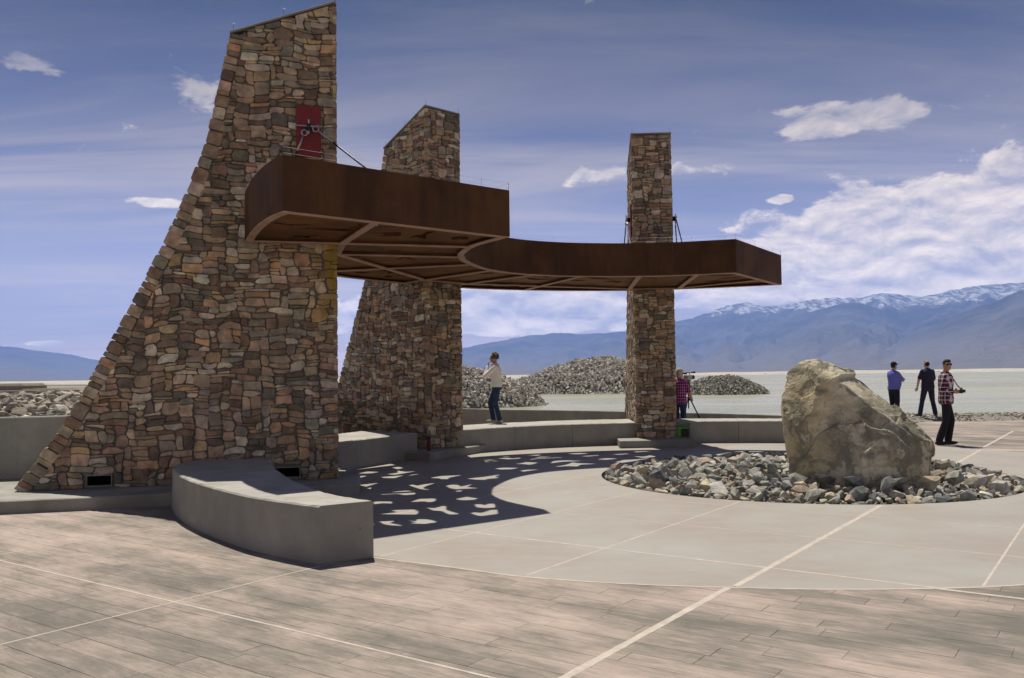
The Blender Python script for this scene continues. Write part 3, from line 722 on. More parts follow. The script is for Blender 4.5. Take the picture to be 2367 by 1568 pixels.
def make_pier(A, u, label, seed, prefer, vents=(), core_vents=True):
    rng = random.Random(seed)
    root = empty('stone_pier', (A[0], A[1], 0), math.atan2(u[1], u[0]))
    tag(root, label, 'pier', 'stone piers carrying the canopy')
    i_ = .05
    prof = [(i_, .13), (SLOPE[0][0] - i_, .13)] + [(s - i_, z) for s, z in SLOPE[1:-1]] + [(1.49 - i_, 6.52), (i_, 7.08)]
    holes = [[(a, c), (b_, c), (b_, d), (a, d)] for a, b_, c, d in vents]
    ov, tr, _ = cdt([prof] + holes, lambda c: pip(c, prof) and not any(pip(c, h) for h in holes))
    mb = MB()
    mb.add([(p[0], -i_, p[1]) for p in ov], [t[::-1] for t in tr])
    mb.add([(p[0], -TH + i_, p[1]) for p in prof], [tuple(range(len(prof)))])
    for k in range(len(prof)):
        p, q = prof[k - 1], prof[k]; mb.add([(p[0], -i_, p[1]), (q[0], -i_, q[1]), (q[0], -TH + i_, q[1]), (p[0], -TH + i_, p[1])], [(0, 1, 2, 3)])
    mb.build('core', MATS['mortar'], root)
    for (a, b_, c, d) in vents:
        vb = MB(); y0, y1 = -i_, -.5
        vb.add([(a, y0, c), (b_, y0, c), (b_, y0, d), (a, y0, d), (a, y1, c), (b_, y1, c), (b_, y1, d), (a, y1, d)],
               [(0, 1, 5, 4), (1, 2, 6, 5), (2, 3, 7, 6), (3, 0, 4, 7), (4, 5, 6, 7)])
        vb.build('vent', MATS['cavity'], root)
        fr = MB(); tk = .012
        for (x0, x1, z0, z1) in ((a - tk, b_ + tk, d, d + tk), (a - tk, b_ + tk, c - tk, c), (a - tk, a, c, d), (b_, b_ + tk, c, d)):
            fr.box(((x0 + x1) / 2, -.03, (z0 + z1) / 2), (x1 - x0, .07, z1 - z0))
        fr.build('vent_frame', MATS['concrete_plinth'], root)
    items = []                                       # (face, area, v, f)
    bw = .17
    for face, O, Nn in (('near', Vector((0, -i_, 0)), VY), ('far', Vector((0, -TH + i_, 0)), -VY)):
        hl = [(a - .02, b_ + .02, c - .02, d + .02) for a, b_, c, d in vents] if face == 'near' else []
        for poly in pack(0.0, 4.2, .16, 7.14, rng, hl):
            cz = sum(p[1] for p in poly) / len(poly); cs = sum(p[0] for p in poly) / len(poly)
            if cs > slope_s(cz) + .2 or cz > top_z(cs) + .2: continue
            for (s0, z0), (s1, z1) in zip(SLOPE, SLOPE[1:]):   # keep left of the slope band
                if not (z0 - .12 <= cz <= z1 + .12): continue
                nx, ny = (z1 - z0), -(s1 - s0); L = math.hypot(nx, ny); nx /= L; ny /= L
                poly = clip_half(poly, nx, ny, nx * s0 + ny * z0 - bw) if poly else poly
            nx, ny = .59 / 1.47, 1.0; L = math.hypot(nx, ny); nx /= L; ny /= L
            if poly: poly = clip_half(poly, nx, ny, nx * 1.49 + ny * 6.55 - .02)
            if len(poly) < 3 or abs(area(poly)) < .0022: continue
            v, f = stone_vf(poly, O, VX, VZ, Nn, rng); items.append((face, abs(area(poly)), v, f))
        # stepped edge blocks along the slope
        pts = catmull([(s, z) for s, z in SLOPE], 400); L = [0]
        for a, b_ in zip(pts, pts[1:]): L.append(L[-1] + (b_ - a).length)
        pos = .02
        while pos < L[-1] - .05:
            ln = rng.choice((.075, .10, .13, .16, .20)) * rng.uniform(.9, 1.1); ln = min(ln, L[-1] - pos)
            k = min(len(pts) - 2, int(np.searchsorted(L, pos + ln / 2))); c = pts[k]; tdir = (pts[k + 1] - pts[k]).normalized(); nd = Vector((tdir.y, -tdir.x, 0))
            o_, n_ = rng.uniform(.012, .034), bw + rng.uniform(-.01, .035)
            h = ln / 2
            cor = [(-h, o_), (-h, -n_), (h, -n_), (h, o_)]; poly = []
            for q in range(4):
                p0, p1, p2 = Vector(cor[q - 1]), Vector(cor[q]), Vector(cor[(q + 1) % 4])
                for tt, pp in ((rng.uniform(.06, .16), p0), (rng.uniform(.06, .16), p2)):
                    w_ = p1.lerp(pp, tt); poly.append((c.x + tdir.x * w_.x + nd.x * w_.y, c.y + tdir.y * w_.x + nd.y * w_.y))
            v, f = stone_vf(poly, O, VX, VZ, Nn, rng, deep=.22, gap=.007); items.append((face, abs(area(poly)), v, f)); pos += ln
    for poly in pack(0.0, TH, .16, 7.10, rng):       # inner end face
        v, f = stone_vf(poly, Vector((i_, -TH, 0)), VY, VZ, -VX, rng); items.append(('inner', abs(area(poly)), v, f))
    for (s0, z0), (s1, z1) in zip(SLOPE, SLOPE[1:]): # sloping back
        d = Vector((s1 - s0, 0, z1 - z0)); L = d.length; d.normalize(); nd = Vector((d.z, 0, -d.x))
        if L < .3: continue
        for poly in pack(.2, TH - .2, 0, L, rng):
            v, f = stone_vf(poly, Vector((s0, -TH, z0)) - nd * i_, VY, d, nd, rng); items.append(('slope', abs(area(poly)), v, f))
    items.sort(key=lambda q: (q[0] not in prefer, -q[1]))
    rest = MB()
    for k, (face, ar, v, f) in enumerate(items):
        c = stone_col(rng)
        if k < 300: link('stone', mesh('stone', v, f, [c] * len(v)), MATS['stone'], root)
        else: rest.add(v, f, c)
    tag(rest.build('stone', MATS['stone'], root), kind='stuff')
    # thin sloping cap with little wire spikes
    cb = MB(); d = Vector((1.47, 0, -.59)).normalized(); up = Vector((d.z * -1, 0, d.x)); c = Vector((.755, -TH / 2, 6.845)) + up * .02
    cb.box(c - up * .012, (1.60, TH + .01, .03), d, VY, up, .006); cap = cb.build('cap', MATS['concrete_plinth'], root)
    sb = MB()
    for s, y in ((.03, -.03), (1.45, -.03), (.03, -TH + .03), (1.45, -TH + .03), (.75, -.03)):
        q = Vector((s, y, top_z(s) + .03)); sb.tube([q, q + Vector((0, 0, .10))], .0025, 5); sb.tube([q + Vector((-.02, 0, .1)), q + Vector((.02, 0, .1))], .002, 4)
    sb.build('spike', MATS['dark_steel'], cap)
    # cable anchors: red oxide plates with lug on both sides
    for y, sg in ((.012, 1), (-TH - .012, -1)):
        pb = MB(); pb.box((.41, y, 5.18), (.35, .03, .74), ch=.004); pl_ = pb.build('anchor_plate', MATS['red_oxide'], root)
        lb = MB(); lb.box((.41, y + sg * .065, 5.22), (.045, .10, .11), ch=.006); lb.box((.41, y + sg * .085, 5.22), (.085, .04, .085), ch=.006); lb.build('anchor_lug', MATS['black_metal'], pl_)
        bb = MB(); bb.tube([(.22, y + sg * .10, 5.235), (.60, y + sg * .10, 5.235)], .013, 8); bb.tube([(.26, y + sg * .1, 5.235), (.30, y + sg * .1, 5.235)], .026, 6); bb.tube([(.41, y + sg * .1, 5.12), (.41, y + sg * .1, 5.33)], .012, 8)
        bb.build('anchor_bolt', MATS['galvanised'], pl_)
    return root
def nrm2(x, y): L = math.hypot(x, y); return (x / L, y / L)
PIERS = [((-2.52, 12.53), nrm2(-.966, -.258), 'nearest stone pier with a red anchor plate and a curved bench against its foot', 101, ('near',), ((3.02, 3.32, .20, .33), (.55, .90, .21, .34))),
         ((-1.70, 17.42), nrm2(-.69, .73), 'stone pier standing between the other two piers, dark red bottle at its foot', 202, ('near', 'inner'), ()),
         ((2.80, 19.72), nrm2(.06, 1.0), 'stone pier with the green cooler bag beside its foot', 303, ('inner', 'near'), ())]
PIERS[0] = (PIERS[0][0], PIERS[0][1], 'big sloping stone pier with a red anchor plate and a curved bench against its foot', 101, ('near',), PIERS[0][5])
pier_roots = [make_pier(*a[:5], vents=a[5]) for a in PIERS]
def pier_pt(i, s, y, z):
    (ax, ay), (ux, uy) = PIERS[i][0], PIERS[i][1]
    return Vector((ax + ux * s - uy * y, ay + uy * s + ux * y, z))

# ---- plinths
def prism_obj(name, poly, z0, z1, mat, ch=.012, parent=None):
    if area(poly) < 0: poly = poly[::-1]
    n = len(poly); cx = sum(p[0] for p in poly) / n; cy = sum(p[1] for p in poly) / n; ins = []
    for i in range(n):
        p, q, r_ = Vector(poly[i - 1]), Vector(poly[i]), Vector(poly[(i + 1) % n])
        d1 = (q - p).normalized(); d2 = (r_ - q).normalized(); nn = (Vector((-d1.y, d1.x)) + Vector((-d2.y, d2.x))); nn = nn / max(.3, nn.length) ; ins.append(q + nn * ch * 1.3)
    v = [(p[0], p[1], z0) for p in poly] + [(p[0], p[1], z1 - ch) for p in poly] + [(p.x, p.y, z1) for p in ins]
    f = [tuple(range(n - 1, -1, -1)), tuple(range(2 * n, 3 * n))]
    for r_ in (0, n):
        for k in range(n): q = (k + 1) % n; f.append((r_ + k, r_ + q, r_ + n + q, r_ + n + k))
    return link(name, mesh(name, v, f), mat, parent)
def pier_poly(i, pts): return [tuple(pier_pt(i, s, y, 0)[:2]) for s, y in pts]
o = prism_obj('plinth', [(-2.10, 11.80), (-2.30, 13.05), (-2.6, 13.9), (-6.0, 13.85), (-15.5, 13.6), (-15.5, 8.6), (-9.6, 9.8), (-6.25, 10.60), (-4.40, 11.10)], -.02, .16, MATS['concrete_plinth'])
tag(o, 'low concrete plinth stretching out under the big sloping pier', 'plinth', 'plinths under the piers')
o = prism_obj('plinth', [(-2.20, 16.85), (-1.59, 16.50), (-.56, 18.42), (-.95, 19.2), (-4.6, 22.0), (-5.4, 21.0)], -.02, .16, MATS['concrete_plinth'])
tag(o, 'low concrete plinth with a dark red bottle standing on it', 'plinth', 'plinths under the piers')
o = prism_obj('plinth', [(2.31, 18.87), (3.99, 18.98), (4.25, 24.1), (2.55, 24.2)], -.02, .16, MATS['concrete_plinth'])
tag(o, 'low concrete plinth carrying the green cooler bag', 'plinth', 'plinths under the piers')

# ---- curved benches, cast in lengths
def bench(label, inner, outer, cuts, h=.5):
    n = 60; A_, B_ = catmull(inner, n), catmull(outer, n)
    c = (A_[n // 2] + B_[n // 2]) / 2
    root = empty('curved_bench', (c.x, c.y, 0)); tag(root, label, 'bench', 'curved concrete benches')
    ks = [0] + [int(q * (n - 1)) for q in cuts] + [n - 1]; ch = .014
    for k0, k1 in zip(ks, ks[1:]):
        v = []; f = []
        for k in range(k0, k1 + 1):
            a, b_ = A_[k] - c, B_[k] - c
            if k == k0 and k0 > 0: a = a.lerp(A_[k + 1] - c, .09); b_ = b_.lerp(B_[k + 1] - c, .09)
            d = (b_ - a).normalized()
            sg = rng.uniform(-.0025, .0025)
            for p, z in ((a, -.01), (a + d * .004, h - ch), (a + d * (ch + .004 + rng.uniform(0, .006)), h + sg), (b_ - d * (ch + .004 + rng.uniform(0, .006)), h + sg), (b_ - d * .004, h - ch), (b_, -.01)): v.append((p.x, p.y, z))
        m_ = k1 - k0 + 1
        for i in range(m_ - 1):
            for q in range(5): f.append((i * 6 + q, i * 6 + 6 + q, i * 6 + 7 + q, i * 6 + 1 + q))
        f += [(0, 1, 2, 3, 4, 5), tuple((m_ - 1) * 6 + q for q in (5, 4, 3, 2, 1, 0))]
        bm = bmesh.new(); me = mesh('bench_block', v, f); bm.from_mesh(me); bmesh.ops.recalc_face_normals(bm, faces=bm.faces); bm.to_mesh(me); bm.free()
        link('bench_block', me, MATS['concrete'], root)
    return root
bench('broad curved concrete bench against the big sloping pier', [(-1.26, 7.80), (-1.78, 8.37), (-2.29, 9.27), (-2.89, 10.63), (-3.24, 11.62), (-3.34, 12.15)],
      [(-1.69, 7.52), (-2.15, 7.89), (-2.61, 8.33), (-3.28, 9.17), (-3.80, 9.95), (-4.18, 10.68), (-4.40, 11.25), (-4.44, 11.85)], (.36, .78))
bench('curved concrete bench running between the sloping pier and the middle pier', [(-3.02, 13.65), (-3.05, 14.4), (-2.93, 15.1), (-2.52, 15.98), (-1.90, 17.15)], [(-3.9, 13.65), (-4.05, 14.4), (-4.0, 15.4), (-3.75, 16.5), (-3.1, 18.2)], (.5,))
bench('curved concrete bench with a woman standing on it', [(-1.16, 17.95), (-.24, 18.69), (.7, 19.28), (1.7, 19.62), (2.80, 19.85)], [(-1.7, 19.0), (-.9, 19.95), (.14, 20.7), (1.5, 21.3), (2.86, 21.5)], (.34, .67))
bench('curved concrete bench running from the cooler bag pier to behind the boulder', [(3.70, 19.98), (4.71, 20.05), (6.22, 19.78), (7.0, 19.5)], [(3.80, 21.42), (5.1, 21.2), (6.5, 20.80), (7.4, 20.4)], (.45,))

# ---- boundary wall
wall_pts = catmull([(-16, 12.4), (-10.5, 12.5), (-7.75, 13.1), (-6.75, 13.5), (-5.9, 14.4), (-5.7, 16.5), (-5.6, 19.4), (-4.7, 21.8), (-2.2, 23.0), (.8, 23.7), (3.6, 23.5), (5.6, 22.9), (7.3, 22.0)], 90)
wall_h = lambda k: float(np.interp(k, [0, 40, 52, 66, 78, 89], [1.08, 1.08, .95, .70, .58, .50]))
root = empty('retaining_wall', (-5.8, 16.5, 0)); tag(root, 'low grey concrete retaining wall between the plaza and the water', 'wall')
for k0, k1 in ((0, 20), (20, 32), (32, 50), (50, 62), (62, 76), (76, 89)):
    v = []; f = []
    for k in range(k0, k1 + 1):
        p = wall_pts[k]; d = (wall_pts[min(k + 1, 89)] - wall_pts[max(k - 1, 0)]).normalized(); nn = Vector((-d.y, d.x, 0)) * .11; h = wall_h(k)
        if k == k0 and k0: p = p + d * .006
        a, b_ = p - nn - Vector((-5.8, 16.5, 0)), p + nn - Vector((-5.8, 16.5, 0))
        for q, z in ((a, -.7), (a, h - .015), (a + nn * .12, h), (b_ - nn * .12, h), (b_, h - .015), (b_, -.7)): v.append((q.x, q.y, z))
    m_ = k1 - k0 + 1
    for i in range(m_ - 1):
        for q in range(5): f.append((i * 6 + q, i * 6 + 6 + q, i * 6 + 7 + q, i * 6 + 1 + q))
    f += [(0, 1, 2, 3, 4, 5), tuple((m_ - 1) * 6 + q for q in (5, 4, 3, 2, 1, 0))]
    me = mesh('wall_panel', v, f); bm = bmesh.new(); bm.from_mesh(me); bmesh.ops.recalc_face_normals(bm, faces=bm.faces); bm.to_mesh(me); bm.free()
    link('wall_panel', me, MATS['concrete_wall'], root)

# ================================================================== STEEL CANOPY
ZB, ZT = 3.55, 4.20
OUT = catmull([(-2.63, 9.95), (-2.9, 10.30), (-3.25, 10.94), (-3.57, 11.67), (-3.78, 12.25), (-4.0, 13.2), (-4.02, 14.3), (-3.78, 15.5), (-3.3, 16.52), (-2.78, 17.22), (-2.1, 17.95), (-1.03, 18.95), (.05, 19.5), (1.17, 19.83), (2.0, 19.97), (2.85, 20.0), (3.72, 19.87), (5.06, 19.47), (5.99, 19.12)], 120)
INN = catmull([(-.02, 12.03), (-.49, 12.79), (-.70, 13.49), (-.75, 13.95), (-.70, 14.61), (-.40, 15.62), (.15, 16.36), (1.0, 16.83), (1.86, 17.02), (2.47, 17.06), (3.23, 17.01), (4.36, 16.70)], 100)
canopy = empty('steel_canopy', (-2.2, 14.5, 0)); CO = Vector((-2.2, 14.5, 0))
tag(canopy, 'curved rusty weathering steel canopy with animal shaped cut-outs', 'canopy')
def plate(name, pts, z0, z1, th, mat, parent, close=False):
    v = []; f = []; P = [Vector(p) for p in pts]
    for i, p in enumerate(P):
        d = (P[min(i + 1, len(P) - 1)] - P[max(i - 1, 0)]); d.z = 0; d.normalize(); n = Vector((-d.y, d.x, 0)) * th / 2
        for q, z in ((p - n, z0), (p + n, z0), (p + n, z1), (p - n, z1)): v.append((q.x - CO.x, q.y - CO.y, z))
    for i in range(len(P) - 1):
        for k in range(4): q = (k + 1) % 4; f.append((i * 4 + k, i * 4 + q, i * 4 + 4 + q, i * 4 + 4 + k))
    f += [(0, 1, 2, 3), tuple((len(P) - 1) * 4 + k for k in (3, 2, 1, 0))]
    me = mesh(name, v, f); bm = bmesh.new(); bm.from_mesh(me); bmesh.ops.recalc_face_normals(bm, faces=bm.faces); bm.to_mesh(me); bm.free()
    return link(name, me, mat, parent)
def cutrun(P, k0, k1, gap=.0006):
    Q = [p.copy() for p in P[k0:k1 + 1]]
    Q[0] += (Q[1] - Q[0]).normalized() * gap; Q[-1] += (Q[-2] - Q[-1]).normalized() * gap; return Q
for k0, k1 in ((0, 22), (22, 44), (44, 66), (66, 84), (84, 102), (102, 119)): plate('fascia_panel', cutrun(OUT, k0, k1), ZB, ZT, .014, MATS['corten'], canopy)
for k0, k1 in ((0, 14), (14, 32), (32, 52), (52, 72), (72, 86), (86, 99)): plate('fascia_panel', cutrun(INN, k0, k1), ZB, ZT, .014, MATS['corten'], canopy)
for A_, B_ in ((OUT[0], INN[0]), (INN[-1], OUT[-1])):
    d = (B_ - A_).normalized() * .006
    plate('fascia_panel', [A_ - d, B_ + d], ZB - .001, ZT + .001, .014, MATS['corten'], canopy)
def offset(P, s):
    out = []
    for i, p in enumerate(P):
        d = (P[min(i + 1, len(P) - 1)] - P[max(i - 1, 0)]).normalized(); out.append(p + Vector((-d.y, d.x, 0)) * s)
    return out
FL = .052
mid_in = INN[50]; sgn_i = -1 if (offset(INN, .1)[50] - BEDC).length < (mid_in - BEDC).length else 1
sgn_o = 1 if (offset(OUT, .1)[50] - BEDC).length < (OUT[50] - BEDC).length else -1
def flange(P, z=ZB, w_=FL * 2, name='flange'): return plate(name, P, z - .012, z + .002, w_, MATS['flange'], canopy)
flange(offset(INN, sgn_i * (FL + .006)), ZB); flange(offset(OUT, sgn_o * (FL + .006)), ZB - .001)
def seg(a, b_, n=2): return [a.lerp(b_, k / (n - 1)) for k in range(n)]
e0 = (INN[0] - OUT[0]).normalized(); nn0 = Vector((-e0.y, e0.x, 0))
if (OUT[0] + nn0 - OUT[10]).length > (OUT[0] - nn0 - OUT[10]).length: nn0 = -nn0
flange([OUT[0] + nn0 * .06 + e0 * .1, INN[0] + nn0 * .06 - e0 * .1], ZB + .001)
e1 = (OUT[-1] - INN[-1]).normalized(); nn1 = Vector((-e1.y, e1.x, 0))
if (OUT[-1] + nn1 - OUT[-10]).length > (OUT[-1] - nn1 - OUT[-10]).length: nn1 = -nn1
flange([INN[-1] + nn1 * .06 + e1 * .1, OUT[-1] + nn1 * .06 - e1 * .1], ZB + .001)
# beams: along the pier faces, between the piers and half-way between them
pc = lambda i, y: pier_pt(i, -.06, y, 0)
def hit(P, a, d):           # first crossing of the ray a+t*d with polyline P
    best = None
    for p, q in zip(P, P[1:]):
        e = q - p; den = d.x * e.y - d.y * e.x
        if abs(den) < 1e-9: continue
        w_ = p - a; t_ = (w_.x * e.y - w_.y * e.x) / den; u_ = (w_.x * d.y - w_.y * d.x) / den
        if t_ > .05 and 0 <= u_ <= 1 and (best is None or t_ < best): best = t_
    return a + d * best if best else None
BEAMS = []
PAD = .10
for i in range(3):
    ux, uy = PIERS[i][1]; inn_d = Vector((-ux, -uy, 0))
    for y in (PAD, -TH - PAD):
        a = pc(i, y); h = hit(INN, a, inn_d); o_ = hit(OUT, a, -inn_d)
        if h: BEAMS.append((a, h))
        if o_: BEAMS.append((a, o_))
    BEAMS.append((pc(i, PAD), pc(i, -TH - PAD)))
BEAMS.append((pc(0, -TH - PAD), pc(1, PAD))); BEAMS.append((pc(1, -TH - PAD), pc(2, PAD)))
BEAMS.append((pc(0, PAD), Vector((-1.68, 10.75, 0)))); BEAMS.append((pc(2, -TH - PAD), Vector((5.23, 18.10, 0))))
BEAMS.append((Vector((-.74, 15.0, 0)), Vector((-3.66, 15.75, 0)))); BEAMS.append((Vector((1.40, 16.95, 0)), Vector((.30, 19.56, 0))))
for k, (a, b_) in enumerate(BEAMS):
    bm_ = plate('beam', [a, b_], ZB, ZB + .22, .012, MATS['corten_soffit'], canopy)
    f_ = plate('flange', [a, b_], ZB - .0125 - .0006 * (k % 5), ZB + .0035 - .0006 * (k % 5), .10 if k not in () else .06, MATS['flange'], bm_)
# cut-outs traced from the light patches on the paving, carried up along the sun's rays to the plate
SK = Vector((_sd.x / _sd.z, _sd.y / _sd.z, 0))
S7 = [[(1560, 565), (1605, 570), (1660, 555), (1680, 558), (1680, 580), (1765, 605), (1700, 607), (1650, 585), (1600, 583)],
      [(1835, 548), (1870, 545), (1905, 552), (1925, 543), (1965, 543), (1970, 567), (1900, 570), (1850, 565)],
      [(1812, 598), (1835, 593), (1880, 597), (1940, 578), (1980, 577), (1980, 600), (2000, 605), (1950, 615), (1860, 615)],
      [(1455, 640), (1500, 645), (1510, 632), (1570, 632), (1620, 643), (1635, 655), (1600, 662), (1500, 660), (1465, 657), (1505, 652)],
      [(1285, 605), (1400, 592), (1345, 580), (1500, 575), (1525, 590), (1515, 607), (1400, 606)],
      [(1465, 535), (1520, 515), (1620, 512), (1625, 525), (1590, 538), (1550, 530)],
      [(1727, 517), (1770, 508), (1800, 502), (1830, 508), (1870, 513), (1840, 522), (1790, 525), (1750, 522)],
      [(1672, 440), (1710, 433), (1750, 435), (1760, 445), (1835, 430), (1800, 447), (1880, 455), (1790, 460), (1760, 475), (1730, 473), (1745, 462), (1700, 455)],
      [(1285, 493), (1380, 473), (1450, 467), (1500, 472), (1505, 490), (1440, 495), (1400, 487)],
      [(1457, 437), (1480, 433), (1510, 440), (1560, 430), (1620, 424), (1560, 443), (1545, 455), (1590, 465), (1530, 460)],
      [(1580, 395), (1650, 383), (1780, 378), (1700, 392), (1680, 410), (1650, 405), (1640, 397)],
      [(1793, 400), (1850, 393), (1900, 388), (2000, 373), (1960, 388), (2025, 393), (1920, 400), (1880, 413), (1850, 405)],
      [(1165, 435), (1220, 430), (1320, 420), (1250, 437), (1245, 460), (1210, 455), (1215, 445)],
      [(1295, 390), (1360, 385), (1430, 380), (1540, 370), (1420, 390), (1380, 405), (1340, 400)],
      [(1330, 374), (1400, 365), (1395, 352), (1450, 360), (1510, 355), (1440, 368), (1380, 377)],
      [(1255, 530), (1370, 530), (1375, 543), (1310, 541), (1255, 548)], [(1165, 370), (1220, 357), (1300, 360), (1240, 369)],
      [(1140, 375), (1160, 384), (1230, 382), (1180, 395), (1160, 392)], [(1360, 335), (1410, 330), (1435, 338), (1400, 345)]]
S5 = [[(385, 1095), (480, 1085), (555, 1088), (470, 1100)], [(395, 1112), (480, 1106), (530, 1112), (610, 1105), (560, 1125), (470, 1119)],
      [(260, 1130), (330, 1122), (440, 1128), (360, 1140), (300, 1145)], [(630, 1086), (690, 1079), (740, 1070), (785, 1075), (750, 1090)],
      [(665, 1125), (740, 1100), (800, 1097), (970, 1103), (820, 1112), (720, 1118)], [(490, 1155), (600, 1153), (640, 1143), (755, 1148), (690, 1165), (590, 1168)],
      [(370, 1198), (450, 1190), (590, 1192), (520, 1205), (420, 1207)], [(585, 1217), (640, 1208), (760, 1206), (700, 1222), (620, 1226)],
      [(845, 1155), (870, 1135), (960, 1128), (1135, 1133), (960, 1140), (880, 1150)], [(870, 1185), (980, 1167), (1040, 1145), (1080, 1152), (1255, 1158), (1110, 1165), (1080, 1182), (1000, 1178)],
      [(985, 1073), (1080, 1064), (1185, 1070), (1080, 1078)], [(1110, 1095), (1160, 1083), (1285, 1085), (1180, 1096)], [(1180, 1048), (1260, 1053), (1310, 1045), (1375, 1052), (1260, 1063)],
      [(1340, 1076), (1430, 1067), (1535, 1073), (1430, 1082)], [(1240, 1120), (1330, 1110), (1430, 1114), (1320, 1125)], [(1545, 1058), (1620, 1048), (1750, 1055), (1640, 1064)],
      [(1545, 1093), (1640, 1098), (1700, 1085), (1760, 1098), (1640, 1110)], [(1395, 1145), (1470, 1125), (1550, 1122), (1730, 1108), (1620, 1124), (1560, 1136), (1450, 1151)]]
S6 = [[(680, 665), (740, 661), (830, 667), (740, 671)], [(720, 676), (750, 673), (790, 677), (750, 681)], [(915, 673), (990, 667), (1050, 674), (960, 679)], [(800, 700), (900, 694), (1000, 697), (900, 704)], [(990, 693), (1060, 688), (1090, 696), (1040, 701)]]
cuts = []
def smooth_poly(P):
    out = []
    for i in range(len(P)):
        a, b_ = Vector(P[i]), Vector(P[(i + 1) % len(P)]); out += [tuple(a.lerp(b_, .13)), tuple(a.lerp(b_, .87))]
    return out
for L_, ox, oy, sc in ((S7, 380, 1000, 2.367), (S5, 1100, 800, 3.4846), (S6, 1450, 800, 2.2543)):
    for poly in L_:
        q = []
        for x, y in poly:
            p = gz((ox + x / sc) * .9468, (oy + y / sc) * .9468, .004) + SK * (ZB + .05); q.append((p.x, p.y))
        cuts.append(smooth_poly(shrink(q, .016)))
BIRD = [(-.5, .02), (-.3, .08), (-.1, .06), (.05, .30), (.16, .10), (.42, .12), (.52, .02), (.36, -.05), (.1, -.06), (-.06, -.26), (-.14, -.05), (-.32, -.04)]
WHALE = [(-.55, .16), (-.42, .04), (-.2, .14), (.1, .17), (.4, .08), (.48, -.04), (.3, -.13), (0, -.14), (-.3, -.06), (-.45, -.03), (-.56, -.16), (-.5, 0)]
CRES = [(-.35, .12), (-.1, .28), (.25, .24), (.42, .02), (.36, -.2), (.30, .0), (.1, .12), (-.15, .1)]
for shp, x, y, rot_, k in ((CRES, -2.85, 10.95, .9, .8), (WHALE, -3.2, 11.5, 1.2, .8), (WHALE, -2.35, 11.55, .4, .75), (BIRD, -1.85, 11.25, 2.5, .7), (BIRD, -2.95, 12.1, -.4, .6),
                           (BIRD, -3.5, 13.9, .2, .9), (WHALE, -3.4, 14.8, 1.6, .8), (BIRD, -3.3, 15.3, -.7, .8), (WHALE, -2.7, 16.7, .6, .8), (BIRD, .9, 19.4, .1, .7), (WHALE, 1.9, 19.5, 3.2, .8),
                           (BIRD, 4.3, 19.3, -.2, .8), (WHALE, 5.1, 18.9, .3, .7), (BIRD, 4.6, 18.1, 2.2, .7), (WHALE, 4.2, 17.5, .2, .7), (BIRD, 2.9, 17.9, .8, .5)):
    cs, sn_ = math.cos(rot_) * k, math.sin(rot_) * k; cuts.append(smooth_poly([(x + p[0] * cs - p[1] * sn_, y + p[0] * sn_ + p[1] * cs) for p in shp]))
outline = [(p.x, p.y) for p in offset(INN, sgn_i * .008)] + [(p.x, p.y) for p in offset(OUT, sgn_o * .008)][::-1]
def ok_cut(c):
    ctr = (sum(p[0] for p in c) / len(c), sum(p[1] for p in c) / len(c))
    if not all(pip(p, outline) for p in c): return False
    for i in range(3):
        (ax, ay), (ux, uy) = PIERS[i][0], PIERS[i][1]
        for p in c:
            dx, dy = p[0] - ax, p[1] - ay; s = dx * ux + dy * uy; y = -dx * uy + dy * ux
            if -.2 < s < 3 and -TH - .08 < y < .08: return False
    return True
good = []
for c in cuts:
    if not ok_cut(c): continue
    cx, cy = sum(p[0] for p in c) / len(c), sum(p[1] for p in c) / len(c)
    if any(pip(p, g_) for g_ in good for p in c) or any(pip(p, c) for g_ in good for p in g_): continue
    good.append(c)
ov, tr, con = cdt([outline] + good, lambda c: pip(c, outline) and not any(pip(c, g_) for g_ in good), BEAMS)
adj = {}
for k, t_ in enumerate(tr):
    for a, b_ in zip(t_, t_[1:] + t_[:1]): adj.setdefault(tuple(sorted((a, b_))), []).append(k)
comp = [-1] * len(tr); nc = 0
for k in range(len(tr)):
    if comp[k] >= 0: continue
    st = [k]; comp[k] = nc
    while st:
        q = st.pop(); t_ = tr[q]
        for a, b_ in zip(t_, t_[1:] + t_[:1]):
            e = tuple(sorted((a, b_)))
            if e in con: continue
            for r_ in adj[e]:
                if comp[r_] < 0: comp[r_] = nc; st.append(r_)
    nc += 1
ovl = [(p[0] - CO.x, p[1] - CO.y) for p in ov]
for n_ in range(nc):
    T_ = [t_ for t_, c_ in zip(tr, comp) if c_ == n_]
    if sum(abs(area([ovl[i] for i in t_])) for t_ in T_) < .01: continue
    v, f = slabify(ovl, T_, ZB + .045, ZB + .053); link('soffit_panel', mesh('soffit_panel', v, f), MATS['corten_soffit'], canopy)
# thin bird wires on little posts along the upper edges
def wires(P, step):
    mb = MB(); L = 0; last = None
    for i, p in enumerate(P):
        q = Vector((p.x - CO.x, p.y - CO.y, ZT))
        if last is None or (p - last).length > step or i == len(P) - 1:
            mb.tube([q, q + Vector((0, 0, .11))], .0028, 5); last = p
    for z in (.03, .10): mb.tube([Vector((p.x - CO.x, p.y - CO.y, ZT + z)) for p in P], .0012, 4)
    mb.build('bird_wire', MATS['galvanised'], canopy)
wires(OUT, 1.3); wires(INN, 1.3); wires(seg(OUT[0], INN[0], 8), 1.1); wires(seg(INN[-1], OUT[-1], 6), 1.1)
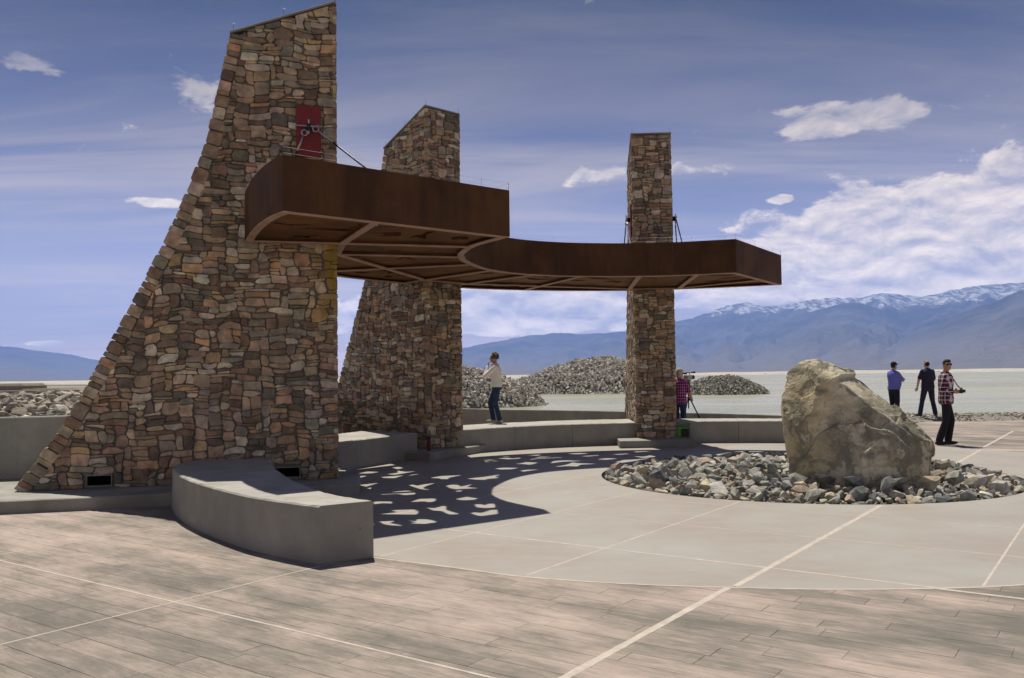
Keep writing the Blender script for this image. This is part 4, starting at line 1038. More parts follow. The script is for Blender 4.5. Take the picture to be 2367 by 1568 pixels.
# ---- tie rods from the anchor plates down to the canopy frame
def rod(p0, p1, label, dark=True):
    p0, p1 = Vector(p0), Vector(p1); root = empty('tie_rod', p0); tag(root, label, 'rod', 'tie rods holding the canopy')
    d = (p1 - p0); L = d.length; d.normalize(); mb = MB(); mb.tube([d * .34, d * (L - .1)], .014, 8); mb.build('rod', MATS['dark_steel'], root, True)
    x = d.cross(VZ).normalized(); y = x.cross(d); mb = MB(); ring_ = [d * .06 + (d * math.cos(a) + y * math.sin(a)) * .042 for a in np.linspace(0, 2 * math.pi, 17)]
    mb.tube(ring_, .010, 6); mb.tube([d * .115, d * .36], [.016, .017], 8); mb.build('eye_end', MATS['galvanised'], root, True)
    mb = MB(); mb.tube([d * (L - .22), d * (L - .04)], .022, 8); q = d * L
    mb.tube([q + (d * math.cos(a) + y * math.sin(a)) * .05 for a in np.linspace(0, 2 * math.pi, 13)], .014, 6); mb.build('clevis', MATS['galvanised'], root, True)
for i, (nm_, sides) in enumerate((('big sloping pier', ('broad bench', 'middle pier')), ('middle pier', ('sloping pier', 'cooler bag pier')), ('cooler bag pier', ('middle pier', 'boulder')))):
    for y, side, to in ((.11, 1, sides[0]), (-TH - .11, -1, sides[1])):
        rod(pier_pt(i, .36, y, 5.235), pier_pt(i, -1.55, y, 3.80), 'long dark tie rod on the %s, on its face towards the %s' % (nm_, to))
        rod(pier_pt(i, .45, y, 5.19), pier_pt(i, .95, y + side * .12, 3.80), 'short steel tie rod on the %s, on its face towards the %s' % (nm_, to))

# ================================================================== ROCKS
def rock_vf(seed, n=15, flat_=.7):
    rr = random.Random(seed); bm = bmesh.new()
    ex = (1, rr.uniform(.62, .95), rr.uniform(flat_ - .15, flat_ + .1))
    for k in range(n):
        p = Vector((rr.gauss(0, 1), rr.gauss(0, 1), rr.gauss(0, 1))).normalized() * rr.uniform(.78, 1.0); bm.verts.new((p.x * ex[0], p.y * ex[1], p.z * ex[2]))
    h = bmesh.ops.convex_hull(bm, input=bm.verts)
    bmesh.ops.delete(bm, geom=[q for q in h['geom_interior'] if isinstance(q, bmesh.types.BMVert)], context='VERTS')
    bm.verts.ensure_lookup_table(); bm.verts.index_update(); v = [tuple(q.co) for q in bm.verts]; f = [tuple(q.index for q in fc.verts) for fc in bm.faces]; bm.free(); return v, f
RV = [rock_vf(900 + k, 13 + k % 5, .62) for k in range(24)]
RM = [mesh('rock', v, f) for v, f in RV]
for me in RM: me.materials.append(MATS['rock'])
RCOL = [((.38, .375, .34), 5), ((.29, .30, .28), 4), ((.17, .18, .18), 2), ((.46, .42, .345), 4), ((.54, .47, .35), 2), ((.38, .30, .24), 2), ((.52, .51, .47), 3)]
RCX = [c for c, k in RCOL for _ in range(k)]
RLAB = {(.38, .375, .34): 'grey angular rock in the ring of rocks round the boulder', (.29, .30, .28): 'greenish grey angular rock in the ring round the boulder', (.17, .18, .18): 'dark slate grey rock in the ring round the boulder',
        (.46, .42, .345): 'pale tan angular rock in the ring round the boulder', (.54, .47, .35): 'cream coloured rock in the ring round the boulder', (.38, .30, .24): 'brownish rock in the ring round the boulder', (.52, .51, .47): 'light grey rock in the ring round the boulder'}
def cloud_of_rocks(items, name, mat, parent=None):      # items: (pos, scale, rot matrix, colour)
    V_ = []; F_ = []; C_ = []; o = 0
    for pos, sc, M, c in items:
        v, f = RV[random.randrange(len(RV))]
        a = np.array(v) * np.array(sc) @ np.array(M).T + np.array(pos); V_.append(a); F_ += [tuple(i + o for i in q) for q in f]; o += len(v); C_.append(np.tile(c, (len(v), 1)))
    return link(name, mesh(name, np.concatenate(V_), F_, np.concatenate(C_)), mat, parent)
def rmat(rr, tilt=3.14): 
    from mathutils import Euler
    return Euler((rr.uniform(-tilt, tilt), rr.uniform(-tilt, tilt), rr.uniform(0, 6.28))).to_matrix()
fl = [(BEDC.x + (BEDR + .02) * math.cos(2 * math.pi * k / 96), BEDC.y + (BEDR + .02) * math.sin(2 * math.pi * k / 96)) for k in range(96)]
o = flat('bed_floor', fl, -.10, MATS['gravel_base']); tag(o, 'gravel floor of the round rock bed', kind='structure')
BLD = Vector((4.72, 11.95, 0))
rr = random.Random(77); bed_items = []
def bed_z(x, y):
    r_ = math.hypot(x - BEDC.x, y - BEDC.y) / BEDR; return -.05 + .17 * (1 - r_ ** 3)
grid_pos = []
for k in range(9000):
    a = rr.uniform(0, 2 * math.pi); r_ = BEDR * math.sqrt(rr.random()) * .985; x, y = BEDC.x + r_ * math.cos(a), BEDC.y + r_ * math.sin(a)
    s = rr.choice((.06, .07, .08, .09, .10, .12, .15)) * rr.uniform(.85, 1.15)
    if r_ + s > BEDR: continue
    if any((x - q[0]) ** 2 + (y - q[1]) ** 2 < (.74 * (s + q[2])) ** 2 for q in grid_pos): continue
    if abs(x - BLD.x) < .8 and -.25 < y - BLD.y < .8: continue
    grid_pos.append((x, y, s))
    if len(grid_pos) > 1250: break
grid_pos.sort(key=lambda q: -q[2] / (q[1] if abs(q[0] / q[1]) < .6 else 60))
rest_items = []; used_rock = {}
for k, (x, y, s) in enumerate(grid_pos):
    c0 = rr.choice(RCX); kk = rr.uniform(.85, 1.15); c = tuple(q * kk for q in c0); z = bed_z(x, y) + s * .32
    if k < 300:
        o = bpy.data.objects.new('rock', RM[rr.randrange(24)]); COL.objects.link(o); o.location = (x, y, z); sc = s * 1.12
        o.scale = (sc * rr.uniform(.9, 1.25), sc * rr.uniform(.9, 1.1), sc * rr.uniform(.85, 1.15)); o.rotation_euler = (rr.uniform(-.9, .9), rr.uniform(-.9, .9), rr.uniform(0, 6.28)); o.color = (*c, 1)
        tag(o, RLAB[c0], 'rock', 'rocks in the ring round the boulder, ' + RLAB[c0].split(' in ')[0])
    else: rest_items.append(((x, y, z), (s * rr.uniform(1, 1.3), s * 1.1, s * rr.uniform(.9, 1.1)), rmat(rr, .5), c))
for k in range(1500):       # fill between
    a = rr.uniform(0, 2 * math.pi); r_ = BEDR * math.sqrt(rr.random()) * .975; x, y = BEDC.x + r_ * math.cos(a), BEDC.y + r_ * math.sin(a); s = rr.uniform(.03, .055); kf = rr.uniform(.7, 1.05); c = tuple(q * kf for q in rr.choice(RCX))
    rest_items.append(((x, y, bed_z(x, y) - .02), (s * 1.2, s, s), rmat(rr), c))
tag(cloud_of_rocks(rest_items, 'rock_fill', MATS['rubble']), 'smaller broken rock filling the ring round the boulder', 'rocks', kind='stuff')
# some bigger blocks leaning against the boulder's foot
for k, (dx, dy, s, c) in enumerate(((-.28, -.62, .19, (.17, .18, .18)), (-.62, -.50, .20, (.11, .11, .11)), (.18, -.78, .17, (.22, .235, .225)), (.02, -.92, .16, (.22, .235, .225)), (.62, -.80, .17, (.44, .38, .28)), (-.95, -.45, .16, (.30, .30, .275)), (1.12, -.42, .18, (.30, .30, .275)))):
    o = bpy.data.objects.new('block', RM[(k * 5) % 24]); COL.objects.link(o); o.location = (BLD.x + dx, BLD.y + dy, .13 + s * .25); o.scale = (s * 1.1, s, s); o.rotation_euler = (.2 * k, .3, k * 1.3); o.color = (*c, 1)
    tag(o, ('dark', 'blackish', 'greenish grey', 'mossy grey', 'cream', 'mid grey', 'pale grey')[k] + ' larger rock lying against the foot of the standing boulder', 'rock', 'larger rocks at the foot of the boulder')
# ---- the standing boulder
pts = [(-.85, -.30, -.1), (-.3, -.55, -.1), (.35, -.60, -.1), (.95, -.28, -.1), (-.99, -.05, 1.1), (-.95, -.20, .75), (-.70, -.45, .9), (-.1, -.60, .62), (.42, -.58, .42), (.92, -.26, .55),
       (-.93, -.12, 1.45), (-.58, -.27, 1.52), (-.15, -.32, 1.38), (.25, -.34, 1.08), (.6, -.32, .80), (-.86, .1, 1.68), (-.60, .16, 1.80), (-.30, .18, 1.76), (-.06, .15, 1.61), (.21, .08, 1.37), (.5, .04, 1.09), (.74, .0, .88), (.91, .0, .73), (1.0, 0, .41), (1.03, 0, -.1),
       (-.8, .55, 1.35), (-.4, .7, 1.4), (.3, .6, .85), (.8, .45, .5), (-.85, .7, -.1), (.3, .85, -.1), (.95, .5, -.1)]
bm = bmesh.new()
for p in pts: bm.verts.new(p)
bmesh.ops.convex_hull(bm, input=bm.verts); me = bpy.data.meshes.new('t'); bm.to_mesh(me); bm.free()
BM2 = bmesh.new(); BM2.from_mesh(me); rr = random.Random(12)
for k in range(34):            # chisel planes
    n_ = Vector((rr.gauss(0, 1), rr.gauss(0, 1) - .5, rr.gauss(.3, .8))).normalized(); sup = max(q.co.dot(n_) for q in BM2.verts)
    bmesh.ops.bisect_plane(BM2, geom=BM2.verts[:] + BM2.edges[:] + BM2.faces[:], plane_co=n_ * (sup - rr.uniform(.015, .085)), plane_no=n_, clear_outer=True)
    bmesh.ops.convex_hull(BM2, input=BM2.verts)
    bmesh.ops.delete(BM2, geom=[q for q in BM2.verts if not q.link_faces], context='VERTS')
BM2.to_mesh(me); BM2.free()
mb = MB(); mb.add([q.co for q in me.vertices], [tuple(q.vertices) for q in me.polygons]); bpy.data.meshes.remove(me)
me = remesh(mb, .020, 0, 'boulder')
NRM = [Vector(q.normal) for q in me.vertices]; CO_ = [Vector(q.co) for q in me.vertices]; NEW = []
for p, n_ in zip(CO_, NRM):
    w3 = p + .10 * Vector((mnoise.noise(p * 3.2), mnoise.noise(p * 3.2 + Vector((5, 1, 3))), mnoise.noise(p * 3.2 + Vector((2, 8, 4)))))
    off = 0.0
    for fq, th_, dp, sx_ in ((1.15, .20, .05, 2.0), (1.9, .24, .03, 7.0), (3.6, .26, .014, 13.0)):   # broken-off scabs with crisp edges
        x_ = mnoise.noise(w3 * fq + Vector((sx_, sx_ * .7, 1.0))); off -= dp * min(1, max(0, (x_ - th_) / .03))
    off += .006 * mnoise.fractal(p * 12.0, 1.0, 2.0, 5)
    NEW += list(p + n_ * off)
me.vertices.foreach_set('co', NEW); me.update()
me.polygons.foreach_set('use_smooth', [False] * len(me.polygons))
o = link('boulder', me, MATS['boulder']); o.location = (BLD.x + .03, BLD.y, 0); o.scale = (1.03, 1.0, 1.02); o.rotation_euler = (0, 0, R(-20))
tag(o, 'tall standing boulder of tan and grey stone in the ring of rocks', 'boulder')

# ---- rubble mounds in the lake and the shore stones
def mound(label, cx, cy, rx, ry, z0, h, n, s, seed, skew=0.0, cols=None):
    rr = random.Random(seed); items = []; cols = cols or [(.60, .57, .51), (.52, .495, .44), (.66, .63, .57), (.36, .34, .30), (.56, .52, .45)]
    hz = lambda u, v_: z0 + h * max(0, 1 - (u * u + v_ * v_)) ** .8 * (1 + .16 * mnoise.noise(Vector((u * 2.3 + seed, v_ * 2.3, seed)))) + .10 * h * mnoise.noise(Vector((u * 6 + seed, v_ * 6, 3.0)))
    mb = MB(); G = 26
    for i in range(G + 1):
        for j in range(G + 1):
            u, v_ = -1.05 + 2.1 * i / G, -1.05 + 2.1 * j / G; mb.v.append((cx + rx * (u + skew * (1 - u * u - v_ * v_)), cy + ry * v_, hz(u, v_) - s * .8))
    for i in range(G):
        for j in range(G): k = i * (G + 1) + j; mb.f.append((k, k + G + 1, k + G + 2, k + 1))
    core = mb.build('rubble_core', MATS['gravel_base'], smooth=True)
    for k in range(n):
        a = rr.uniform(0, 6.2832); r_ = math.sqrt(rr.random()) * 1.03; u, v_ = r_ * math.cos(a), r_ * math.sin(a)
        if v_ > .55: continue
        sz = s * rr.uniform(.55, 1.35)
        kf = rr.uniform(.75, 1.15)
        items.append(((cx + rx * (u + skew * (1 - r_ * r_)), cy + ry * v_, hz(u, v_) + rr.uniform(-.3, .25) * sz), (sz * 1.2, sz, sz * .85), rmat(rr), tuple(q * kf for q in rr.choice(cols))))
    o = cloud_of_rocks(items, 'rubble_mound', MATS['rubble']); tag(o, label, 'rubble mound', kind='stuff')
    core.parent = o; return o
mound('pale rubble mound at the water behind the standing woman', -4.2, 60, 6.4, 6.5, -.45, 2.75, 4200, .17, 1)
mound('longest pale rubble mound, in the lake beside the cooler bag pier', 10.0, 101, 11.5, 9, -.45, 3.85, 6800, .21, 2, .12)
mound('small darker rubble island in open water', 20.4, 84, 4.3, 4.6, -.45, 1.75, 3000, .15, 3, 0, [(.38, .375, .31), (.29, .285, .235), (.46, .45, .39), (.21, .21, .17), (.52, .51, .45)])
# riprap bank behind the wall beside the sloping pier
rr = random.Random(31); mb = MB()
for i in range(21):
    for j in range(9):
        x = -15 + 10.5 * i / 20; y = 13.2 + 9 * j / 8 + max(0, (x + 7) * .35); mb.v.append((x, y, .78 + .42 * min(1, j / 4) + .06 * math.sin(i * 1.7 + j)))
for i in range(20):
    for j in range(8): k = i * 9 + j; mb.f.append((k, k + 9, k + 10, k + 1))
tag(mb.build('bank', MATS['gravel_base'], smooth=True), 'stony bank behind the retaining wall', kind='structure')
rp = []
for k in range(5000):
    x = rr.uniform(-14.5, -4.8); y = 13.4 + max(0, (x + 7) * .35) + 8.3 * rr.random() ** 1.3; s = rr.uniform(.07, .19)
    if any((x - q[0]) ** 2 + (y - q[1]) ** 2 < (.72 * (s + q[2])) ** 2 for q in rp): continue
    rp.append((x, y, s))
rp.sort(key=lambda q: (not (-.61 < q[0] / q[1] < -.45), -q[2] / q[1])); its = []
for k, (x, y, s) in enumerate(rp):
    j = (y - 13.2 - max(0, (x + 7) * .35)) / 9 * 8; z = .80 + .42 * min(1, max(0, j) / 4) + s * .45; kf = rr.uniform(.8, 1.15); ri = rr.randrange(5); c = tuple(q * kf for q in ((.44, .41, .35), (.36, .34, .30), (.52, .48, .42), (.26, .245, .215), (.38, .33, .27))[ri])
    if k < 150:
        o = bpy.data.objects.new('riprap_rock', RM[rr.randrange(24)]); COL.objects.link(o); o.location = (x, y, z); o.scale = (s * 1.2, s, s * .95); o.rotation_euler = (rr.uniform(-.6, .6), rr.uniform(-.6, .6), rr.uniform(0, 6.28)); o.color = (*c, 1)
        cn = ('sandy', 'mid grey', 'palest', 'dark grey', 'brownish')[ri]; tag(o, cn + ' broken rock on the bank behind the wall beside the sloping pier', 'rock', cn + ' riprap rocks behind the retaining wall')
    else: its.append(((x, y, z), (s * 1.2, s, s), rmat(rr, .6), c))
for k in range(1400):
    x = rr.uniform(-14.5, -4.8); y = 13.4 + max(0, (x + 7) * .35) + 8.3 * rr.random() ** 1.3; s = rr.uniform(.04, .09); j = (y - 13.2 - max(0, (x + 7) * .35)) / 9 * 8
    kf = rr.uniform(.6, 1.1); its.append(((x, y, .80 + .42 * min(1, max(0, j) / 4) + .03), (s, s, s), rmat(rr), tuple(q * kf for q in (.44, .41, .35))))
tag(cloud_of_rocks(its, 'riprap', MATS['rubble']), 'smaller broken rock covering the bank behind the wall', 'rocks', kind='stuff')
# pebble shore on the right
mb = MB()
for i in range(41):
    x = 7.2 + 24 * i / 40
    for j, (y, z) in enumerate(((27.3, -.02), (27.8, .10), (29.6, .12), (30.3, -.05), (32.0, -.75))): mb.v.append((x, y + .12 * math.sin(x * 1.9 + j), z))
for i in range(40):
    for j in range(4): k = i * 5 + j; mb.f.append((k, k + 5, k + 6, k + 1))
tag(mb.build('shore', MATS['gravel_base'], smooth=True), 'pebbly lake shore at the edge of the plaza', kind='structure')
its = []; rr = random.Random(8)
for k in range(3600):
    x = rr.uniform(7.3, 26); y = rr.uniform(27.25, 30.5); s = rr.uniform(.025, .06) * (1.6 if rr.random() < .06 else 1)
    z = float(np.interp(y, [27.3, 27.8, 29.6, 30.3, 32], [-.02, .10, .12, -.05, -.75]))
    kf = rr.uniform(.6, 1.15); its.append(((x, y, z + s * .3), (s * 1.2, s, s * .8), rmat(rr, .6), tuple(q * kf for q in rr.choice(((.50, .46, .41), (.58, .55, .50), (.36, .34, .31), (.42, .36, .30))))))
tag(cloud_of_rocks(its, 'pebbles', MATS['rubble']), 'pale pebbles strewn along the shore', 'pebbles', kind='stuff')
for k, (px, py) in enumerate(((1765, 862), (2163, 857), (2267, 855), (2340, 853))):
    d = pix_dir(px, py); fp = min(far, key=lambda q: abs(q.x / q.y - d.x / d.y)); o = bpy.data.objects.new('shore_outcrop', RM[k]); COL.objects.link(o)
    o.location = (fp.y * d.x / d.y, fp.y - 6, .3); o.scale = (3.4, 2.2, 1.25); o.color = (.17, .135, .105, 1)
    tag(o, ('dark rocky lump on the far bank above the small rubble island', 'dark rocky lump on the far bank beside the man in the cap', 'dark rocky lump on the far bank beyond the plaid shirted man', 'dark rocky lump on the far bank towards the highest mountain')[k], 'rock', 'dark lumps on the far bank')
# fence posts on the plain behind the bank
for k, (px, hh) in enumerate(((40, 1.25), (52, 1.3), (67, 1.3), (111, 1.35), (125, 1.2), (131, 1.35), (150, 1.1))):
    d = pix_dir(px, 905); tt = 38 / d.y; mb = MB(); mb.tube([(0, 0, -.2), (0, 0, hh + .35)], [.035, .03], 6)
    if k == 3: mb.tube([(-.18, 0, hh + .28), (.18, 0, hh + .28)], .02, 5)
    o = mb.build('fence_post', MATS['dark_steel']); o.location = (d.x * tt, 38, -.62)
    tag(o, 'fence post with a short crossbar beyond the riprap bank' if k == 3 else 'thin dark fence post on the plain beyond the riprap bank', 'post', 'fence posts on the plain')
mb = MB(); mb.box((0, 0, .8), (26, 8, 1.9), ch=.5); mb.box((9, -1, .3), (22, 7, .9), ch=.4)
o = mb.build('embankment', MATS['ground']); o.location = (-101, 160, -.3); tag(o, 'low dark embankment on the plain at the foot of the low blue range', 'embankment')

# ================================================================== PEOPLE
def hand(mb, wrist, d, n, curl=.5, k=1.0, side=1):
    # d: direction of the fingers, n: palm normal (the way fingers curl), side: thumb side
    d = Vector(d).normalized(); n = Vector(n); n = (n - d * n.dot(d)).normalized(); s = d.cross(n) * side; w_ = Vector(wrist)
    M = Matrix((d, s, n)).transposed()
    mb.ell(w_ + d * .048 * k, (.055 * k, .042 * k, .019 * k), M, 10, 6)
    for i, (o_, ln) in enumerate(((.030, .070), (.011, .080), (-.010, .074), (-.030, .058))):
        b_ = w_ + d * .085 * k + s * o_ * k; a1 = curl * .8; a2 = curl * 1.7
        m_ = b_ + (d * math.cos(a1) + n * math.sin(a1)) * ln * .5 * k; t_ = m_ + (d * math.cos(a2) + n * math.sin(a2)) * ln * .5 * k
        mb.tube([b_ - d * .02, b_, m_, t_], [.0095 * k, .0095 * k, .009 * k, .007 * k], 6)
    b_ = w_ + d * .03 * k + s * .034 * k; q = b_ + (d * .7 + s * .7 + n * .25).normalized() * .035 * k
    mb.tube([b_ - s * .01, q, q + (d * .9 + s * .25 + n * .4).normalized() * .032 * k], [.012 * k, .011 * k, .008 * k], 6)
def person(label, loc, fwd, H, pose, cloth):
    k = H / 1.75; S = lambda p: Vector(p) * k
    J = {'shL': (-.17, 0, 1.405), 'elL': (-.25, .0, 1.13), 'wrL': (-.24, .08, .88), 'shR': (.17, 0, 1.405), 'elR': (.25, 0, 1.13), 'wrR': (.24, .08, .88),
         'hpL': (-.09, 0, .92), 'knL': (-.10, .02, .49), 'anL': (-.11, -.02, .085), 'hpR': (.09, 0, .92), 'knR': (.10, .02, .49), 'anR': (.11, -.02, .085)}
    J.update(pose.get('j', {})); J = {q: S(p) for q, p in J.items()}
    hy = Matrix.Rotation(R(pose.get('head_yaw', 0)), 3, 'Z') @ Matrix.Rotation(R(pose.get('head_pitch', 0)), 3, 'X'); lean = pose.get('lean', 0.0); belly = pose.get('belly', 0.0); girth = pose.get('girth', 1.0)
    ly = lambda z: lean * max(0, z - .92)
    def torso(mb, e, z0=.88, z1=1.48):
        prof = [(.84, .150, .105, 0), (.90, .170, .120, 0), (.97, .165, .118, .3), (1.05, .155, .112, .9), (1.14, .155, .112, 1.0), (1.24, .165, .118, .6), (1.34, .178, .120, .2), (1.40, .165, .108, 0), (1.44, .118, .085, 0), (1.48, .075, .065, 0)]
        rings = []
        for z, rx, ry, bl in prof:
            if z0 - .001 <= z <= z1 + .001: rings.append((S((0, ly(z) + belly * bl * .55, z)), (rx * girth + e) * k, (ry * girth + e + belly * bl * .6) * k))
        mb.loft(rings, 18)
    hc = S((0, ly(1.6) + .03, 1.635)); nb = S((0, ly(1.5), 1.47))
    body = MB(); torso(body, 0); body.caps(nb - Vector((0, 0, .05 * k)), hc - Vector((0, .02 * k, .07 * k)), .060 * k, .052 * k)
    hp = lambda x, y, z: hc + hy @ (Vector((x, y, z)) * k)
    body.ell(hc, (.074 * k, .094 * k, .112 * k), hy, 16, 12); body.ell(hp(0, .035, -.062), (.056 * k, .058 * k, .055 * k), hy)
    body.ell(hp(0, .094, -.012), (.014 * k, .020 * k, .026 * k), hy, 8, 6)
    for sx in (-1, 1): body.ell(hp(sx * .076, -.006, -.008), (.010 * k, .022 * k, .032 * k), hy, 8, 6); body.ell(hp(sx * .032, .082, .03), (.026 * k, .014 * k, .010 * k), hy, 8, 6)
    for s_, sg in (('L', -1), ('R', 1)):
        body.caps(J['sh' + s_], J['el' + s_], .050 * k, .041 * k); body.caps(J['el' + s_], J['wr' + s_], .042 * k, .028 * k)
        d = (J['wr' + s_] - J['el' + s_]).normalized(); hd = pose.get('hand' + s_, {})
        hand(body, J['wr' + s_], hd.get('d', d), hd.get('n', (0, 1, 0)), hd.get('curl', .45), k, hd.get('side', sg))
        body.caps(J['hp' + s_], J['kn' + s_], .080 * k, .056 * k); body.caps(J['kn' + s_], J['an' + s_], .054 * k, .038 * k)
    yaw = math.atan2(-fwd[0], fwd[1])
    root = link('person', remesh(body, .0075, 1, 'person'), MATS['skin']); root.location = loc; root.rotation_euler = (0, 0, yaw); tag(root, label, 'person')
    # shirt
    sb = MB(); e = cloth.get('loose', .014); torso(sb, e, cloth.get('hem', .84), 1.48)
    for s_ in 'LR':
        el, wr, sh = J['el' + s_], J['wr' + s_], J['sh' + s_]
        if cloth['sleeve'] == 'long': sb.caps(sh, el, .062 * k, .055 * k); sb.caps(el, el.lerp(wr, .94), .055 * k, .041 * k)
        else: sb.caps(sh, sh.lerp(el, .80), .063 * k, .064 * k)
    sb.loft([(S((0, ly(1.45), 1.44)), .085 * k, .08 * k), (S((0, ly(1.5) - .005, 1.505)), .063 * k, .066 * k)], 14)
    link('shirt', remesh(sb, .011, 2, 'shirt'), MATS[cloth['shirt']], root)
    tb = MB(); torso(tb, .010, .84, 1.05 if cloth.get('tuck') else .97)
    for s_ in 'LR':
        hp_, kn, an = J['hp' + s_], J['kn' + s_], J['an' + s_]; fl_ = cloth.get('leg', .058)
        tb.caps(hp_, kn, .094 * k * (1 + (girth - 1) * 1.3), .070 * k * girth); tb.tube([kn - (an - kn) * .06, kn, an.lerp(kn, .35), an + Vector((0, 0, -.02 * k))], [.06 * k, .069 * k, fl_ * k * 1.02, fl_ * k], 12)
    tb.ell(S((0, 0, .87)), (.165 * girth * k, .125 * girth * k, .09 * k)); link('trousers', remesh(tb, .011, 2, 'trousers'), MATS[cloth['trousers']], root)
    # shoes
    for s_, sg in (('L', -1), ('R', 1)):
        an = J['an' + s_]; fa = R(pose.get('foot' + s_, sg * -8)); fd = Vector((-math.sin(fa), math.cos(fa), 0)); pt = pose.get('tip' + s_, 0.0)
        fv = (fd * math.cos(pt) + Vector((0, 0, -math.sin(pt)))); xb = fd.cross(VZ)
        hb = MB(); zz = -.045 * k
        hb.ell(an + fv * .055 * k + Vector((0, 0, zz)), (.045 * k, .145 * k, .040 * k), Matrix((xb, fv, xb.cross(fv))).transposed(), 12, 8)
        hb.caps(an + Vector((0, 0, -.01)), an + Vector((0, 0, zz)), .050 * k, .048 * k); hb.ell(an - fd * .02 * k + Vector((0, 0, zz)), (.042 * k, .06 * k, .038 * k))
        link('shoe', remesh(hb, .009, 1, 'shoe'), MATS[cloth['shoe']], root)
    # hair
    rr = random.Random(len(label)); hb = MB(); st = cloth.get('hair_style', 'short')
    if st == 'short': hb.ell(hp(0, -.012, .030), (.079 * k, .093 * k, .096 * k), hy); hb.ell(hp(0, .045, .085), (.055 * k, .048 * k, .034 * k), hy)
    elif st == 'curly':
        for q in range(60):
            a, b_ = rr.uniform(0, 6.28), rr.uniform(-.5, 1.5); p = Vector((math.cos(a) * math.cos(b_) * .088, math.sin(a) * math.cos(b_) * .095 - .03, math.sin(b_) * .10 + .025))
            if p.y > .045 and p.z < .06: continue
            hb.ell(hp(*p), (.026 * k,) * 3, None, 8, 6)
        hb.ell(hp(0, -.03, .03), (.085 * k, .088 * k, .10 * k), hy)
    elif st == 'long':
        hb.ell(hp(0, -.012, .03), (.088 * k, .10 * k, .104 * k), hy); hb.ell(hp(0, -.055, -.06), (.075 * k, .055 * k, .10 * k), hy)
    elif st == 'thin':
        hb.ell(hp(0, -.020, -.004), (.079 * k, .088 * k, .085 * k), hy); hb.ell(hp(0, .02, .066), (.062 * k, .055 * k, .044 * k), hy)
    if st: link('hair', remesh(hb, .010, 1, 'hair'), MATS[cloth['hair']], root)
    if cloth.get('cap'):
        cb = MB(); cb.ell(hp(0, -.006, .045), (.086 * k, .106 * k, .085 * k), hy); cb.ell(hp(0, .125, .05), (.065 * k, .065 * k, .009 * k), hy @ Matrix.Rotation(R(-10), 3, 'X'))
        link('cap', remesh(cb, .009, 1, 'cap'), MATS['cloth_black'], root)
    for sx in (-1, 1):
        eb = MB(); eb.ell(hp(sx * .030, .084, .012), (.013 * k, .010 * k, .007 * k), hy, 8, 6); eb.build('eye', MATS['glass_lens'], root, True)
    lb = MB(); lb.ell(hp(0, .086, -.058), (.022 * k, .010 * k, .006 * k), hy, 10, 6); lb.build('mouth', MATS['lip'], root, True)
    if cloth.get('glasses'):
        gb = MB()
        for sx in (-1, 1): gb.ell(hp(sx * .033, .096, .010), (.028 * k, .008 * k, .020 * k), hy, 12, 8); gb.tube([hp(sx * .06, .09, .016), hp(sx * .082, .0, .012)], .004 * k, 5)
        gb.tube([hp(-.01, .102, .016), hp(.01, .102, .016)], .004 * k, 5); gb.build('sunglasses', MATS['glass_lens'], root, True)
    return root, hp, S
# woman in white on the bench, profile to the left, hand at her mouth
wloc = gz(1149, 978, .50); wloc.z = .502
person('person in white top and jeans standing on the bench, hand at the mouth', wloc, (-.97, .10), 1.64,
       {'j': {'shL': (-.17, .02, 1.40), 'elL': (-.20, .27, 1.17), 'wrL': (-.05, .205, 1.425), 'shR': (.17, .02, 1.40), 'elR': (.20, .20, 1.17), 'wrR': (-.0, .25, 1.22),
              'hpL': (-.085, -.02, .90), 'knL': (-.09, .03, .49), 'anL': (-.09, -.085, .085), 'hpR': (.085, 0, .90), 'knR': (.09, .18, .50), 'anR': (.09, .10, .085)},
        'handL': {'d': (.1, -.15, 1), 'n': (.3, -1, 0), 'curl': .5, 'side': 1}, 'handR': {'d': (-1, .3, .1), 'n': (0, -1, 0), 'curl': .7}, 'lean': .05, 'head_pitch': -6},
       {'shirt': 'cloth_white', 'sleeve': 'long', 'trousers': 'denim', 'shoe': 'shoe_pale', 'hair': 'hair_brown', 'hair_style': 'curly', 'loose': .022, 'hem': .90, 'leg': .062})
# man in red plaid with a camera
mloc = gz(2190, 1029, .004); mf = Vector((.93, -.37, 0)).normalized()
pr, php, PS = person('person in red and white plaid shirt holding a camera at the waist', mloc, tuple(mf[:2]), 1.83,
       {'j': {'shR': (.165, 0, 1.40), 'elR': (.23, -.10, 1.14), 'wrR': (.13, .135, 1.09), 'shL': (-.165, 0, 1.40), 'elL': (-.23, -.06, 1.14), 'wrL': (-.09, .165, 1.08),
              'hpL': (-.09, 0, .92), 'knL': (-.12, .10, .50), 'anL': (-.12, .02, .085), 'hpR': (.09, 0, .92), 'knR': (.08, -.02, .49), 'anR': (.07, -.16, .085)},
        'handR': {'d': (-.5, 1, .1), 'n': (-.8, -.2, 0), 'curl': .8, 'side': 1}, 'handL': {'d': (.5, 1, .1), 'n': (.8, -.2, 0), 'curl': .8, 'side': -1}, 'head_yaw': -70, 'lean': .02},
       {'shirt': 'plaid_red', 'sleeve': 'long', 'trousers': 'cloth_black', 'shoe': 'shoe_dark', 'hair': 'hair_dark', 'hair_style': 'short', 'glasses': True, 'loose': .028, 'hem': .84, 'leg': .072})
Mw = Matrix.Translation(mloc) @ Matrix.Rotation(math.atan2(-mf.x, mf.y), 4, 'Z')
cpos = Mw @ (Vector((.02, .285, 1.10)) * (1.83 / 1.75)); croot = empty('photo_camera', cpos, math.atan2(-mf.x, mf.y)); tag(croot, 'black photo camera held by the person in red plaid, on a neck strap', 'camera')
mb = MB(); mb.box((0, 0, 0), (.14, .06, .095), ch=.012); mb.box((0, 0, .058), (.06, .05, .03), ch=.01); mb.build('body', MATS['black_plastic'], croot)
